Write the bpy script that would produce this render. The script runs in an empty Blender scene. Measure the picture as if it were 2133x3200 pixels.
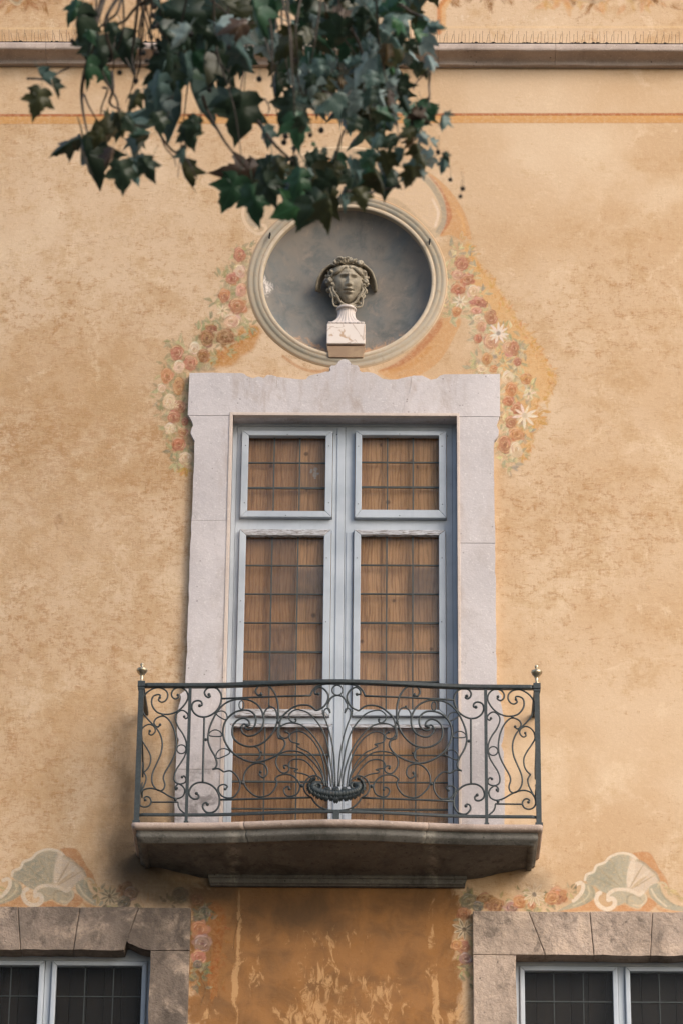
import bpy, bmesh, math, random
import numpy as np
from mathutils import Vector, Matrix, Euler

random.seed(7)
rng = np.random.default_rng(11)
rad = math.radians
SC = bpy.context.scene
COL = SC.collection

# ------------------------------------------------------------------ camera
FPX = 11000.0                                   # focal length in photograph pixels (2133 x 3200)
CP = np.array([0.28, -20.3, 1.65])
def _rx(a):
    c, s = math.cos(a), math.sin(a); return np.array([[1,0,0],[0,c,-s],[0,s,c]])
def _rz(a):
    c, s = math.cos(a), math.sin(a); return np.array([[c,-s,0],[s,c,0],[0,0,1]])
CR = _rz(rad(0.8)) @ _rx(rad(116)) @ _rz(rad(0.62))
cam_d = bpy.data.cameras.new('camera')
cam_d.sensor_fit = 'VERTICAL'; cam_d.sensor_height = 36.0; cam_d.sensor_width = 24.0
cam_d.lens = 36.0*FPX/3200.0
cam_d.clip_start = 0.1; cam_d.clip_end = 2000
cam_d.dof.use_dof = True; cam_d.dof.focus_distance = 22.4; cam_d.dof.aperture_fstop = 4.6
cam = bpy.data.objects.new('camera', cam_d); COL.objects.link(cam)
M4 = Matrix([list(CR[i])+[CP[i]] for i in range(3)]+[[0,0,0,1]])
cam.matrix_world = M4
SC.camera = cam

# ------------------------------------------------------------------ sky, sun, exposure
SUN_EL, SUN_AZ = 33.0, 44.0                     # azimuth measured from straight in front of the wall towards +x
w = bpy.data.worlds.new('World'); SC.world = w; w.use_nodes = True
nt = w.node_tree; nt.nodes.clear()
sky = nt.nodes.new('ShaderNodeTexSky'); sky.sky_type = 'NISHITA'; sky.sun_disc = False
sky.sun_elevation = rad(SUN_EL); sky.sun_rotation = rad(180-SUN_AZ)
sky.air_density = 1.0; sky.dust_density = 3.0; sky.ozone_density = 1.0
bg = nt.nodes.new('ShaderNodeBackground'); bg.inputs[1].default_value = 0.15
wo = nt.nodes.new('ShaderNodeOutputWorld')
nt.links.new(sky.outputs[0], bg.inputs[0]); nt.links.new(bg.outputs[0], wo.inputs[0])
sun_d = bpy.data.lights.new('sun', 'SUN'); sun_d.energy = 1.05; sun_d.angle = rad(32); sun_d.color = (1.0, 0.95, 0.89)
sun = bpy.data.objects.new('sun', sun_d); COL.objects.link(sun)
sdir = Vector((math.sin(rad(SUN_AZ))*math.cos(rad(SUN_EL)), -math.cos(rad(SUN_AZ))*math.cos(rad(SUN_EL)), math.sin(rad(SUN_EL))))
sun.rotation_euler = sdir.to_track_quat('Z', 'Y').to_euler()
sun.location = sdir*60
SC.view_settings.view_transform = 'Standard'; SC.view_settings.look = 'None'
SC.view_settings.gamma = 1.0; SC.view_settings.use_curve_mapping = False
SC.view_settings.exposure = 0.78
SC.render.engine = 'CYCLES'
SC.cycles.max_bounces = 6; SC.cycles.transparent_max_bounces = 12
SC.cycles.use_denoising = True

# ------------------------------------------------------------------ measuring: a photograph pixel -> point on the plane Y = y
def U(px, py, y=0.0):
    px = np.asarray(px, float); py = np.asarray(py, float)
    d = np.stack([(px-1066.5)/FPX, -(py-1600)/FPX, -np.ones_like(px)], -1) @ CR.T
    t = (y-CP[1])/d[..., 1]
    return CP + d*t[..., None]
def P(px, py, y=0.0):
    return U(px, py, y)
def XZ(pts, y=0.0):
    a = np.asarray(pts, float); q = U(a[:,0], a[:,1], y); return [(p[0], p[2]) for p in q]
def S(p):
    q = (np.asarray(p, float)-CP) @ CR
    return np.stack([1066.5+FPX*q[...,0]/-q[...,2], 1600-FPX*q[...,1]/-q[...,2]], -1)
def ray(px, py, depth):
    """point DEPTH metres in front of the lens along the line of sight of a pixel"""
    d = CR @ np.array([(px-1066.5)/FPX, -(py-1600)/FPX, -1.0]); return CP + d*depth
def crop(x0, y0, k):
    return lambda pts: [(x0+x*k, y0+y*k) for x, y in pts]
cA = crop(400, 2080, 360/1568); cB = crop(640, 2080, 420/1568)
c5 = crop(560, 1120, 1080/1568); c6 = crop(380, 2040, 700/1568); c7 = crop(1040, 2040, 700/1568)
cL = crop(460, 760, 400/1307); cR = crop(1360, 700, 400/1207)
cM = crop(460, 420, 1280/1568); c8 = crop(380, 2500, 1360/1568)
cLW = crop(0, 2560, 700/1568); cRW = crop(1433, 2560, 700/1568)
cT1 = crop(0, 0, 1100/1568); cT2 = crop(1000, 0, 1133/1568)
cS = crop(880, 2380, 350/1568)

# ------------------------------------------------------------------ object helpers
def tag(o, label=None, cat=None, group=None, kind=None):
    if label: o['label'] = label
    if cat: o['category'] = cat
    if group: o['group'] = group
    if kind: o['kind'] = kind
    return o
def base(o):
    """world translation of a parent chain (all parents only translate)"""
    v = Vector((0,0,0))
    while o is not None:
        v += o.location; o = o.parent
        if o is None: break
    return v
OFFS = {}
def attach(o, parent):
    if parent is not None:
        o.parent = parent
        o.matrix_parent_inverse = OFFS.get(parent.name, Matrix.Identity(4)).inverted()
    OFFS[o.name] = OFFS.get(o.name, Matrix.Identity(4))
def empty(name, loc, label, cat, group=None):
    o = bpy.data.objects.new(name, None); COL.objects.link(o)
    o.location = loc; o.empty_display_size = .1
    OFFS[o.name] = Matrix.Translation(Vector(loc))
    return tag(o, label, cat, group)
def mesh_obj(name, verts, faces, mat, parent=None, smooth=False):
    me = bpy.data.meshes.new(name)
    me.from_pydata([tuple(map(float, v)) for v in verts], [], faces)
    me.update()
    if smooth: me.polygons.foreach_set('use_smooth', [True]*len(me.polygons))
    for m in (mat if isinstance(mat, (list, tuple)) else [mat]): me.materials.append(m)
    o = bpy.data.objects.new(name, me); COL.objects.link(o)
    attach(o, parent); return o
def bm_obj(name, bm, mat, parent=None, smooth=False):
    me = bpy.data.meshes.new(name); bm.to_mesh(me); bm.free()
    if smooth: me.polygons.foreach_set('use_smooth', [True]*len(me.polygons))
    for m in (mat if isinstance(mat, (list, tuple)) else [mat]): me.materials.append(m)
    o = bpy.data.objects.new(name, me); COL.objects.link(o)
    attach(o, parent); return o
def data_copy(name, me, mat4, parent):
    o = bpy.data.objects.new(name, me); COL.objects.link(o)
    attach(o, parent); o.matrix_basis = mat4; return o
def grid_mesh(nu, nv, fn):
    v = [fn(i/(nu-1), j/(nv-1)) for j in range(nv) for i in range(nu)]
    f = [(j*nu+i, j*nu+i+1, (j+1)*nu+i+1, (j+1)*nu+i) for j in range(nv-1) for i in range(nu-1)]
    return v, f
def area2(p):
    return sum(p[i][0]*p[(i+1)%len(p)][1]-p[(i+1)%len(p)][0]*p[i][1] for i in range(len(p)))
def prism_bm(pts, y0, y1, bev=0.0, bm=None, rough=0.0):
    """outline in (x, z) extruded from y0 (front) to y1 (back); front edges bevelled"""
    bm = bm or bmesh.new()
    if area2(pts) < 0: pts = pts[::-1]
    fr = [bm.verts.new((x, y0, z)) for x, z in pts]
    bk = [bm.verts.new((x, y1, z)) for x, z in pts]
    f0 = bm.faces.new(fr); bm.faces.new(bk[::-1]); n = len(pts)
    for i in range(n): bm.faces.new((fr[i], bk[i], bk[(i+1)%n], fr[(i+1)%n]))
    if bev > 0:
        bmesh.ops.bevel(bm, geom=list(f0.edges), offset=bev, segments=2, affect='EDGES', profile=.6, clamp_overlap=True)
    bmesh.ops.recalc_face_normals(bm, faces=bm.faces)
    return bm
def prism(name, pts, y0, y1, mat, parent=None, bev=0.004):
    return bm_obj(name, prism_bm(list(pts), y0, y1, bev), mat, parent)
def box_bm(x0, x1, y0, y1, z0, z1, bev=0.0, bm=None):
    b = bmesh.new()
    vs = [b.verts.new(c) for c in ((x0,y0,z0),(x1,y0,z0),(x1,y1,z0),(x0,y1,z0),(x0,y0,z1),(x1,y0,z1),(x1,y1,z1),(x0,y1,z1))]
    for f in ((3,2,1,0),(4,5,6,7),(0,1,5,4),(1,2,6,5),(2,3,7,6),(3,0,4,7)): b.faces.new([vs[i] for i in f])
    if bev > 0: bmesh.ops.bevel(b, geom=list(b.edges), offset=bev, segments=1, affect='EDGES', clamp_overlap=True)
    if bm is None: return b
    me = bpy.data.meshes.new('t'); b.to_mesh(me); b.free(); bm.from_mesh(me); bpy.data.meshes.remove(me); return bm
def box(name, x0, x1, y0, y1, z0, z1, mat, parent=None, bev=0.0):
    return bm_obj(name, box_bm(x0, x1, y0, y1, z0, z1, bev), mat, parent)
def catmull(pts, n=6, closed=False):
    p = np.asarray(pts, float); out = []
    m = len(p)
    rng_ = range(m if closed else m-1)
    for i in rng_:
        a, b, c, d = (p[(i-1)%m], p[i], p[(i+1)%m], p[(i+2)%m]) if closed else (p[max(i-1,0)], p[i], p[i+1], p[min(i+2,m-1)])
        for k in range(n):
            t = k/n
            out.append(.5*((2*b)+(-a+c)*t+(2*a-5*b+4*c-d)*t*t+(-a+3*b-3*c+d)*t**3))
    if not closed: out.append(p[-1])
    return np.array(out)
def tube_geo(path, r, sides=6, closed=False, caps=True):
    p = np.asarray(path, float); n = len(p)
    rr = np.broadcast_to(np.asarray(r, float), (n,))
    tang = np.zeros_like(p)
    if closed: tang = np.roll(p, -1, 0)-np.roll(p, 1, 0)
    else:
        tang[1:-1] = p[2:]-p[:-2]; tang[0] = p[1]-p[0]; tang[-1] = p[-1]-p[-2]
    tang /= np.maximum(np.linalg.norm(tang, axis=1, keepdims=True), 1e-9)
    ref = np.array([0., 1., 0.]) if abs(tang[0][1]) < .9 else np.array([1., 0., 0.])
    v, f = [], []
    nrm = ref - tang[0]*np.dot(ref, tang[0]); nrm /= np.linalg.norm(nrm)
    for i in range(n):
        nrm = nrm - tang[i]*np.dot(nrm, tang[i]); nrm /= max(np.linalg.norm(nrm), 1e-9)
        b = np.cross(tang[i], nrm)
        for k in range(sides):
            a = 2*math.pi*(k+.5)/sides
            v.append(p[i]+rr[i]*(math.cos(a)*nrm+math.sin(a)*b))
    for i in range(n if closed else n-1):
        j = (i+1) % n
        for k in range(sides):
            f.append((i*sides+k, i*sides+(k+1)%sides, j*sides+(k+1)%sides, j*sides+k))
    if caps and not closed:
        f.append(tuple(range(sides))[::-1]); f.append(tuple((n-1)*sides+k for k in range(sides)))
    return v, f
class Geo:
    def __init__(s): s.v = []; s.f = []
    def add(s, vf):
        o = len(s.v); s.v += list(vf[0]); s.f += [tuple(i+o for i in q) for q in vf[1]]; return s
    def tube(s, path, r, sides=6, closed=False): return s.add(tube_geo(path, r, sides, closed))
    def ball(s, c, r, n=8, sc=(1,1,1)):
        v, f = [], []
        for j in range(n//2+1):
            t = math.pi*j/(n//2)
            for i in range(n):
                a = 2*math.pi*i/n
                v.append((c[0]+r*sc[0]*math.sin(t)*math.cos(a), c[1]+r*sc[1]*math.sin(t)*math.sin(a), c[2]+r*sc[2]*math.cos(t)))
        for j in range(n//2):
            for i in range(n): f.append((j*n+i, (j+1)*n+i, (j+1)*n+(i+1)%n, j*n+(i+1)%n))
        return s.add((v, f))
    def box(s, x0, x1, y0, y1, z0, z1):
        return s.add(([(x0,y0,z0),(x1,y0,z0),(x1,y1,z0),(x0,y1,z0),(x0,y0,z1),(x1,y0,z1),(x1,y1,z1),(x0,y1,z1)],
                      [(3,2,1,0),(4,5,6,7),(0,1,5,4),(1,2,6,5),(2,3,7,6),(3,0,4,7)]))
    def build(s, name, mat, parent=None, smooth=False): return mesh_obj(name, s.v, s.f, mat, parent, smooth)
def lathe(profile, c, n=24):
    v, f = [], []
    for r, z in profile:
        for i in range(n):
            a = 2*math.pi*i/n; v.append((c[0]+r*math.cos(a), c[1]+r*math.sin(a), c[2]+z))
    for j in range(len(profile)-1):
        for i in range(n): f.append((j*n+i, j*n+(i+1)%n, (j+1)*n+(i+1)%n, (j+1)*n+i))
    f.append(tuple(range(n))[::-1]); f.append(tuple((len(profile)-1)*n+i for i in range(n)))
    return v, f

# ------------------------------------------------------------------ material helpers
def lin(r, g, b):
    f = lambda c: c/12.92 if c <= .04045 else ((c+.055)/1.055)**2.4
    return (f(r/255), f(g/255), f(b/255))
class Mat:
    def __init__(s, name, rough=.8, spec=.3):
        s.m = bpy.data.materials.new(name); s.m.use_nodes = True
        s.t = s.m.node_tree; s.t.nodes.clear()
        s.out = s.n('ShaderNodeOutputMaterial'); s.b = s.n('ShaderNodeBsdfPrincipled')
        s.b.inputs['Roughness'].default_value = rough
        s.b.inputs['Specular IOR Level'].default_value = spec
        s.l(s.b.outputs[0], s.out.inputs[0])
    def n(s, t): return s.t.nodes.new(t)
    def l(s, a, b): s.t.links.new(a, b)
    def put(s, sock, v):
        if hasattr(v, 'links') or isinstance(v, bpy.types.NodeSocket): s.l(v, sock)
        else:
            if isinstance(v, (tuple, list)) and len(v) == 3 and len(sock.default_value) == 4: v = (*v, 1)
            sock.default_value = v
    def pos(s, sc=(1,1,1), obj=False, off=None):
        if obj: src = s.n('ShaderNodeTexCoord').outputs['Object']
        else: src = s.n('ShaderNodeNewGeometry').outputs['Position']
        mp = s.n('ShaderNodeMapping'); s.l(src, mp.inputs[0]); mp.inputs['Scale'].default_value = sc
        if off is not None: s.put(mp.inputs['Location'], off)
        return mp.outputs[0]
    def noise(s, vec, scale, detail=4, rough=.55, dist=0.0, out=0):
        k = s.n('ShaderNodeTexNoise'); s.l(vec, k.inputs['Vector'])
        k.inputs['Scale'].default_value = scale; k.inputs['Detail'].default_value = detail
        k.inputs['Roughness'].default_value = rough; k.inputs['Distortion'].default_value = dist
        return k.outputs[out]
    def voro(s, vec, scale, feat='F1', out=0):
        k = s.n('ShaderNodeTexVoronoi'); k.feature = feat; s.l(vec, k.inputs['Vector']); k.inputs['Scale'].default_value = scale
        return k.outputs[out]
    def ramp(s, v, a, b, lo=0.0, hi=1.0):
        k = s.n('ShaderNodeMapRange'); k.interpolation_type = 'SMOOTHSTEP'
        s.put(k.inputs[0], v); s.put(k.inputs[1], a); s.put(k.inputs[2], b); s.put(k.inputs[3], lo); s.put(k.inputs[4], hi)
        return k.outputs[0]
    def math(s, op, a, b=0.0):
        k = s.n('ShaderNodeMath'); k.operation = op; s.put(k.inputs[0], a); s.put(k.inputs[1], b); return k.outputs[0]
    def mix(s, fac, a, b, mode='MIX'):
        k = s.n('ShaderNodeMix'); k.data_type = 'RGBA'; k.blend_type = mode
        s.put(k.inputs[0], fac); s.put(k.inputs[6], a); s.put(k.inputs[7], b); return k.outputs[2]
    def attr(s, name):
        k = s.n('ShaderNodeAttribute'); k.attribute_name = name; return k
    def sep(s, c):
        k = s.n('ShaderNodeSeparateColor'); s.l(c, k.inputs[0]); return k.outputs
    def rand(s): return s.n('ShaderNodeObjectInfo').outputs['Random']
    def color(s, c): s.put(s.b.inputs['Base Color'], c)
    def bump(s, h, dist=.01, strength=1.0, prev=None):
        k = s.n('ShaderNodeBump'); k.inputs['Distance'].default_value = dist; k.inputs['Strength'].default_value = strength
        s.l(h, k.inputs['Height'])
        if prev is not None: s.l(prev, k.inputs['Normal'])
        s.l(k.outputs[0], s.b.inputs['Normal']); return k.outputs[0]

def plaster(name, painted=False):
    m = Mat(name, .92, .12)
    p = m.pos()
    big = m.noise(p, .55, 5, .55, .3); mid = m.noise(p, 2.6, 6, .62, .6); fine = m.noise(p, 38, 4, .6)
    grain = m.noise(m.pos((1,1,1.6)), 130, 3, .6)
    c = m.mix(m.ramp(big, .36, .64), lin(197,165,130), lin(209,182,152))
    c = m.mix(m.ramp(m.noise(p, 1.3, 5, .6, .2), .48, .7, 0, .7), c, lin(218,194,165))
    wv = m.attr('wear'); deep, dirt_shade, light = m.sep(wv.outputs['Color'])[:3]; scuffm = wv.outputs['Alpha']
    # patches where the pale wash is rubbed through to the darker ochre coat, with brushed ragged edges
    hz = m.noise(m.pos((1,1,3.2)), 24, 6, .75, .6); vz = m.noise(m.pos((4.0,1,1)), 20, 6, .75, .6)
    br = m.math('ADD', m.math('MULTIPLY', m.math('SUBTRACT', hz, .5), .40), m.math('MULTIPLY', m.math('SUBTRACT', vz, .5), .30))
    pat = m.noise(m.pos((1,1,1.05)), 3.6, 10, .68, .3)
    zone = m.math('MULTIPLY', m.math('SUBTRACT', scuffm, .35), .26)
    k1_ = m.math('ADD', m.math('ADD', pat, br), zone)
    c = m.mix(m.ramp(k1_, .47, .68, 0, .46), c, lin(180,143,98))
    pat2 = m.noise(m.pos((1,1,1.35)), 13, 10, .76, .3)
    k2_ = m.math('ADD', m.math('ADD', pat2, m.math('MULTIPLY', br, 1.25)), zone)
    scv = m.ramp(k2_, .53, .70, 0, 1)
    c = m.mix(m.math('MULTIPLY', scv, m.ramp(m.noise(p, 1.1, 4), .38, .62, .12, .6)), c, lin(166,121,76))
    spk = m.math('MULTIPLY', m.ramp(m.math('ADD', hz, m.math('MULTIPLY', zone, .4)), .60, .76), m.ramp(m.noise(p, 4.2, 4), .46, .66))
    c = m.mix(m.math('MULTIPLY', spk, .4), c, lin(128,94,58))
    # paler rubbed spots
    c = m.mix(m.ramp(m.math('ADD', m.noise(p, 5.2, 8, .66, .8), m.math('MULTIPLY', br, -.8)), .55, .72, 0, .5), c, lin(222,198,168))
    # deep orange coat that never bleached, with worn-off peach patches
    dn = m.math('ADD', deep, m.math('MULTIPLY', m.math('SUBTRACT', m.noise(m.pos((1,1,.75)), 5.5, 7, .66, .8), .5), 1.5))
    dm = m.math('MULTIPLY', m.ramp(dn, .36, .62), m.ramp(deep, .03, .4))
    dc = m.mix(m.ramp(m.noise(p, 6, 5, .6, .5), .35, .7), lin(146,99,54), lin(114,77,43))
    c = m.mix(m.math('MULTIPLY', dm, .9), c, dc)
    ln = m.math('ADD', light, m.math('MULTIPLY', m.math('SUBTRACT', m.noise(m.pos((1.5,1,.7)), 12, 7, .7, 1.0), .5), m.math('SUBTRACT', 2.1, m.math('MULTIPLY', light, 1.9))))
    lm = m.math('MULTIPLY', m.ramp(ln, .44, .60), m.ramp(light, .05, .4))
    c = m.mix(m.math('MULTIPLY', lm, .72), c, lin(202,160,114))
    if painted:
        pa = m.attr('paint')
        wear = m.math('MULTIPLY', m.ramp(m.noise(m.pos((1,1,1.5)), 30, 6, .7, .5), .28, .52, .62, 1.0), m.ramp(m.noise(p, 5, 5, .6), .25, .45, .82, 1.0))
        pc = m.mix(m.ramp(fine, .3, .7, 0, .22), pa.outputs['Color'], lin(205,170,126))
        c = m.mix(m.math('MULTIPLY', pa.outputs['Alpha'], wear), c, pc)
    gn = m.math('ADD', dirt_shade, m.math('MULTIPLY', m.math('SUBTRACT', m.noise(m.pos((1,1,.5)), 3.2, 7, .62, .4), .5), .9))
    gm = m.math('MULTIPLY', m.ramp(gn, .12, .85), m.ramp(dirt_shade, .0, .3))
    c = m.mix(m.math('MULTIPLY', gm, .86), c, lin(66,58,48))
    c = m.mix(m.ramp(grain, .3, .75, 0, .16), c, lin(120,86,52))
    c = m.mix(m.math('MULTIPLY', m.ramp(fine, .45, .8, 0, .18), m.math('SUBTRACT', 1.0, m.math('MAXIMUM', deep, dirt_shade))), c, lin(230,206,170))
    m.color(c)
    b = m.bump(mid, .012, .35); b = m.bump(fine, .003, .5, b); m.bump(scv, .003, .4, b)
    return m.m
PLASTER = plaster('ochre_plaster'); FRESCO = plaster('painted_plaster', True)

def stone(name, c0, c1, spot, dark, gr=1.0, bumpk=1.0, fleck=True, stain=None):
    m = Mat(name, .8, .25); p = m.pos()
    r = m.rand()
    n1 = m.noise(p, 2.4, 6, .6, .4); n2 = m.noise(p, 22, 5, .62); n3 = m.noise(p, 90, 3, .6)
    c = m.mix(m.ramp(n1, .32, .68), c0, c1)
    c = m.mix(m.ramp(r, 0, 1, 0, .3), c, [x*.88 for x in c1])
    c = m.mix(m.ramp(n2, .52, .8, 0, .34), c, dark)
    if fleck:
        v = m.voro(m.mix(.25, p, m.noise(p, 9, 3, .5, 0, 1), 'ADD'), 34)
        c = m.mix(m.ramp(v, .30, .10, 0, .5), c, spot)
        v2 = m.voro(p, 21); c = m.mix(m.math('MULTIPLY', m.ramp(v2, .16, .07), m.ramp(m.noise(p, 7, 2), .5, .62)), c, dark)
    c = m.mix(m.ramp(n3, .45, .8, 0, .3), c, spot)
    if stain is not None:
        st = m.ramp(m.noise(m.pos((1,1,.45)), 3.0*gr, 7, .66, .5), .46, .72)
        c = m.mix(m.math('MULTIPLY', st, stain[1]), c, stain[0])
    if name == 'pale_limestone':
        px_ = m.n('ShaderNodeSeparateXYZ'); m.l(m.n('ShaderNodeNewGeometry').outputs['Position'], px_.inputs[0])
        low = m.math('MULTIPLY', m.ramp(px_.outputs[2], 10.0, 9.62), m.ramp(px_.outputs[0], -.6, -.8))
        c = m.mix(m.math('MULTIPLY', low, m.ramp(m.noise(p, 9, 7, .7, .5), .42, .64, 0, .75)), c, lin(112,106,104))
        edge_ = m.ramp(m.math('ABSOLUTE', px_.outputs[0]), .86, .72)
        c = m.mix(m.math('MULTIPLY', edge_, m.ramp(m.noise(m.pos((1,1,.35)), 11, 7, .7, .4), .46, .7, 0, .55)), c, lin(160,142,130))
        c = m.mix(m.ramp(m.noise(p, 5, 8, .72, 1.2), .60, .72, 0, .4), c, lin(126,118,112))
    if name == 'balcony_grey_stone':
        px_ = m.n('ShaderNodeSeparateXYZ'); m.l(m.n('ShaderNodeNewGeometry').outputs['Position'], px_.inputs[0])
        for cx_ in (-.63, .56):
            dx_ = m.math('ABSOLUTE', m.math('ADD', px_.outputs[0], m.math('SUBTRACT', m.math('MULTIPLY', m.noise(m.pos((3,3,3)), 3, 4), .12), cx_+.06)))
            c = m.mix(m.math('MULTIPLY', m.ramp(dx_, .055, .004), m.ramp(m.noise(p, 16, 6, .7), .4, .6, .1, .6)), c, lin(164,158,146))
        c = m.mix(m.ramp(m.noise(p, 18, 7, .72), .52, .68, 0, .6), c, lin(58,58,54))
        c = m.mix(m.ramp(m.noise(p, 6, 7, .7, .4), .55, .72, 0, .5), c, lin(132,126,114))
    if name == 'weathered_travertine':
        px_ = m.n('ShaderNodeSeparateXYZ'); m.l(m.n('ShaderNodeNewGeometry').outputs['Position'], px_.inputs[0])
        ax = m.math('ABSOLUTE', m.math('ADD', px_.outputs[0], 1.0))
        run_shade = m.math('MULTIPLY', m.ramp(ax, 1.5, .2), m.ramp(m.noise(m.pos((1,1,.4)), 4, 6, .65), .3, .6, .55, 1))
        c = m.mix(m.math('MULTIPLY', run_shade, .8), c, lin(80,71,64))  # left window's stones darkened: weaker light painted in as streaky run-off
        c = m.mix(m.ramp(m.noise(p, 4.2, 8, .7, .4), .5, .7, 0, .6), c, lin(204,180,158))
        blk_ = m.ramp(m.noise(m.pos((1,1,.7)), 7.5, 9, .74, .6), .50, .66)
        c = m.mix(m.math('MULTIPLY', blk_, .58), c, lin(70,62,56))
    m.color(c)
    b = m.bump(n2, .006*bumpk, .6); m.bump(n3, .002*bumpk, .6, b)
    return m.m
LIME = stone('pale_limestone', lin(204,196,195), lin(188,181,181), lin(220,214,211), lin(146,138,136), stain=(lin(160,146,136), .38))
FILLET = stone('warm_limestone_bead', lin(204,188,176), lin(190,175,165), lin(216,203,193), lin(150,132,120))
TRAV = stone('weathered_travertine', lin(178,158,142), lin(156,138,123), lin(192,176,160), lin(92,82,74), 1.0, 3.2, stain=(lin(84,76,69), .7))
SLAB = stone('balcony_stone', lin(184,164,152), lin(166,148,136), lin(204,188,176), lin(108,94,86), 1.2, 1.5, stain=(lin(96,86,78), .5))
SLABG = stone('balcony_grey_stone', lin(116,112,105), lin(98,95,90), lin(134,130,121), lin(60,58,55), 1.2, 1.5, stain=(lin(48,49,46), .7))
CORN = stone('cornice_stone', lin(188,170,158), lin(172,155,143), lin(204,188,176), lin(110,100,92), 1.2, .6, stain=(lin(96,88,82), .3))
MARB = stone('white_marble', lin(216,206,200), lin(200,188,180), lin(228,220,214), lin(170,150,136), .8, .4, False)

def m_marble_block():
    m = Mat('veined_marble', .55, .3); p = m.pos()
    n = m.noise(p, 5.0, 4, .5, 1.2); v = m.ramp(m.math('ABSOLUTE', m.math('SUBTRACT', n, .52)), .025, .004)
    patch = m.ramp(m.noise(m.pos((1,1,1.4), False, (.3,0,.42)), 6.5, 4, .55, 1.0), .52, .60)
    c = m.mix(m.math('MULTIPLY', patch, .8), lin(222,210,200), lin(176,140,104))
    c = m.mix(m.math('MULTIPLY', v, .45), c, lin(150,112,82)); m.color(c); return m.m
VEIN = m_marble_block()
def m_head():
    m = Mat('old_carved_stone', .7, .25); p = m.pos()
    n = m.noise(p, 14, 5, .6); c = m.mix(m.ramp(n, .35, .7), lin(168,158,140), lin(138,129,113))
    cav = m.n('ShaderNodeNewGeometry').outputs['Pointiness']
    c = m.mix(m.ramp(m.noise(p, 40, 4, .6), .45, .75, 0, .5), c, lin(88,80,70))
    m.color(c); m.bump(m.noise(p, 120, 3, .6), .0015, .5); return m.m
HEADM = m_head()
def m_niche():
    m = Mat('slate_blue_niche_paint', .88, .15); p = m.pos()
    a = m.noise(p, 2.3, 6, .62, .5); b = m.noise(p, 7, 6, .65, .4)
    c = m.mix(m.ramp(a, .34, .66), lin(112,114,113), lin(126,119,111))
    c = m.mix(m.ramp(b, .42, .72, 0, .7), c, lin(90,96,97))
    c = m.mix(m.ramp(m.noise(p, 11, 7, .7, .5), .52, .70, 0, .5), c, lin(148,134,122))
    c = m.mix(m.ramp(m.noise(p, 30, 6, .75), .66, .74, 0, .6), c, lin(196,186,176))
    c = m.mix(m.ramp(m.noise(m.pos((1,1,.6)), 4, 7, .7, .6), .5, .7, 0, .55), c, lin(76,82,82))
    at = m.attr('paint')
    ww = m.math('ADD', at.outputs['Alpha'], m.math('MULTIPLY', m.math('SUBTRACT', m.noise(p, 17, 6, .7, .6), .5), 1.1))
    c = m.mix(m.math('MULTIPLY', m.ramp(ww, .35, .6), m.ramp(at.outputs['Alpha'], .02, .3)), c, at.outputs['Color'])
    m.color(c); m.bump(b, .004, .4); return m.m
NICHE = m_niche()
def m_ring():
    m = Mat('painted_stucco_moulding', .9, .15); p = m.pos()
    at = m.attr('paint')
    c = m.mix(m.ramp(m.noise(p, 11, 6, .68, .5), .42, .68, 0, .42), at.outputs['Color'], lin(180,156,126))
    c = m.mix(m.ramp(m.noise(p, 26, 6, .7), .55, .75, 0, .5), c, lin(140,112,82))
    m.color(c); m.bump(m.noise(p, 30, 5, .6), .003, .5); return m.m
RINGM = m_ring()
def m_paint(name, base, low, worn):
    m = Mat(name, .55, .35); p = m.pos()
    at = m.noise(m.pos((9,9,.8)), 6, 6, .65, .3)
    c = m.mix(m.ramp(m.noise(p, 3, 4), .35, .7), base, low)
    c = m.mix(m.ramp(m.noise(p, 46, 5, .7), .66, .76, 0, .8), c, worn)
    c = m.mix(m.ramp(at, .5, .72, 0, .35), c, low)
    m.color(c); m.bump(at, .002, .4); return m.m
WOODBLUE = m_paint('blue_grey_door_paint', lin(178,185,193), lin(158,166,175), lin(98,98,98))
def m_worn():
    m = Mat('cracked_white_paint', .7, .2)
    g = m.noise(m.pos((2.5,8,34)), 7, 6, .7, .5)
    c = m.mix(m.ramp(g, .46, .58), lin(190,190,194), lin(112,104,98))
    m.color(c); m.bump(g, .003, .6); return m.m
WORN = m_worn()
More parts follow.
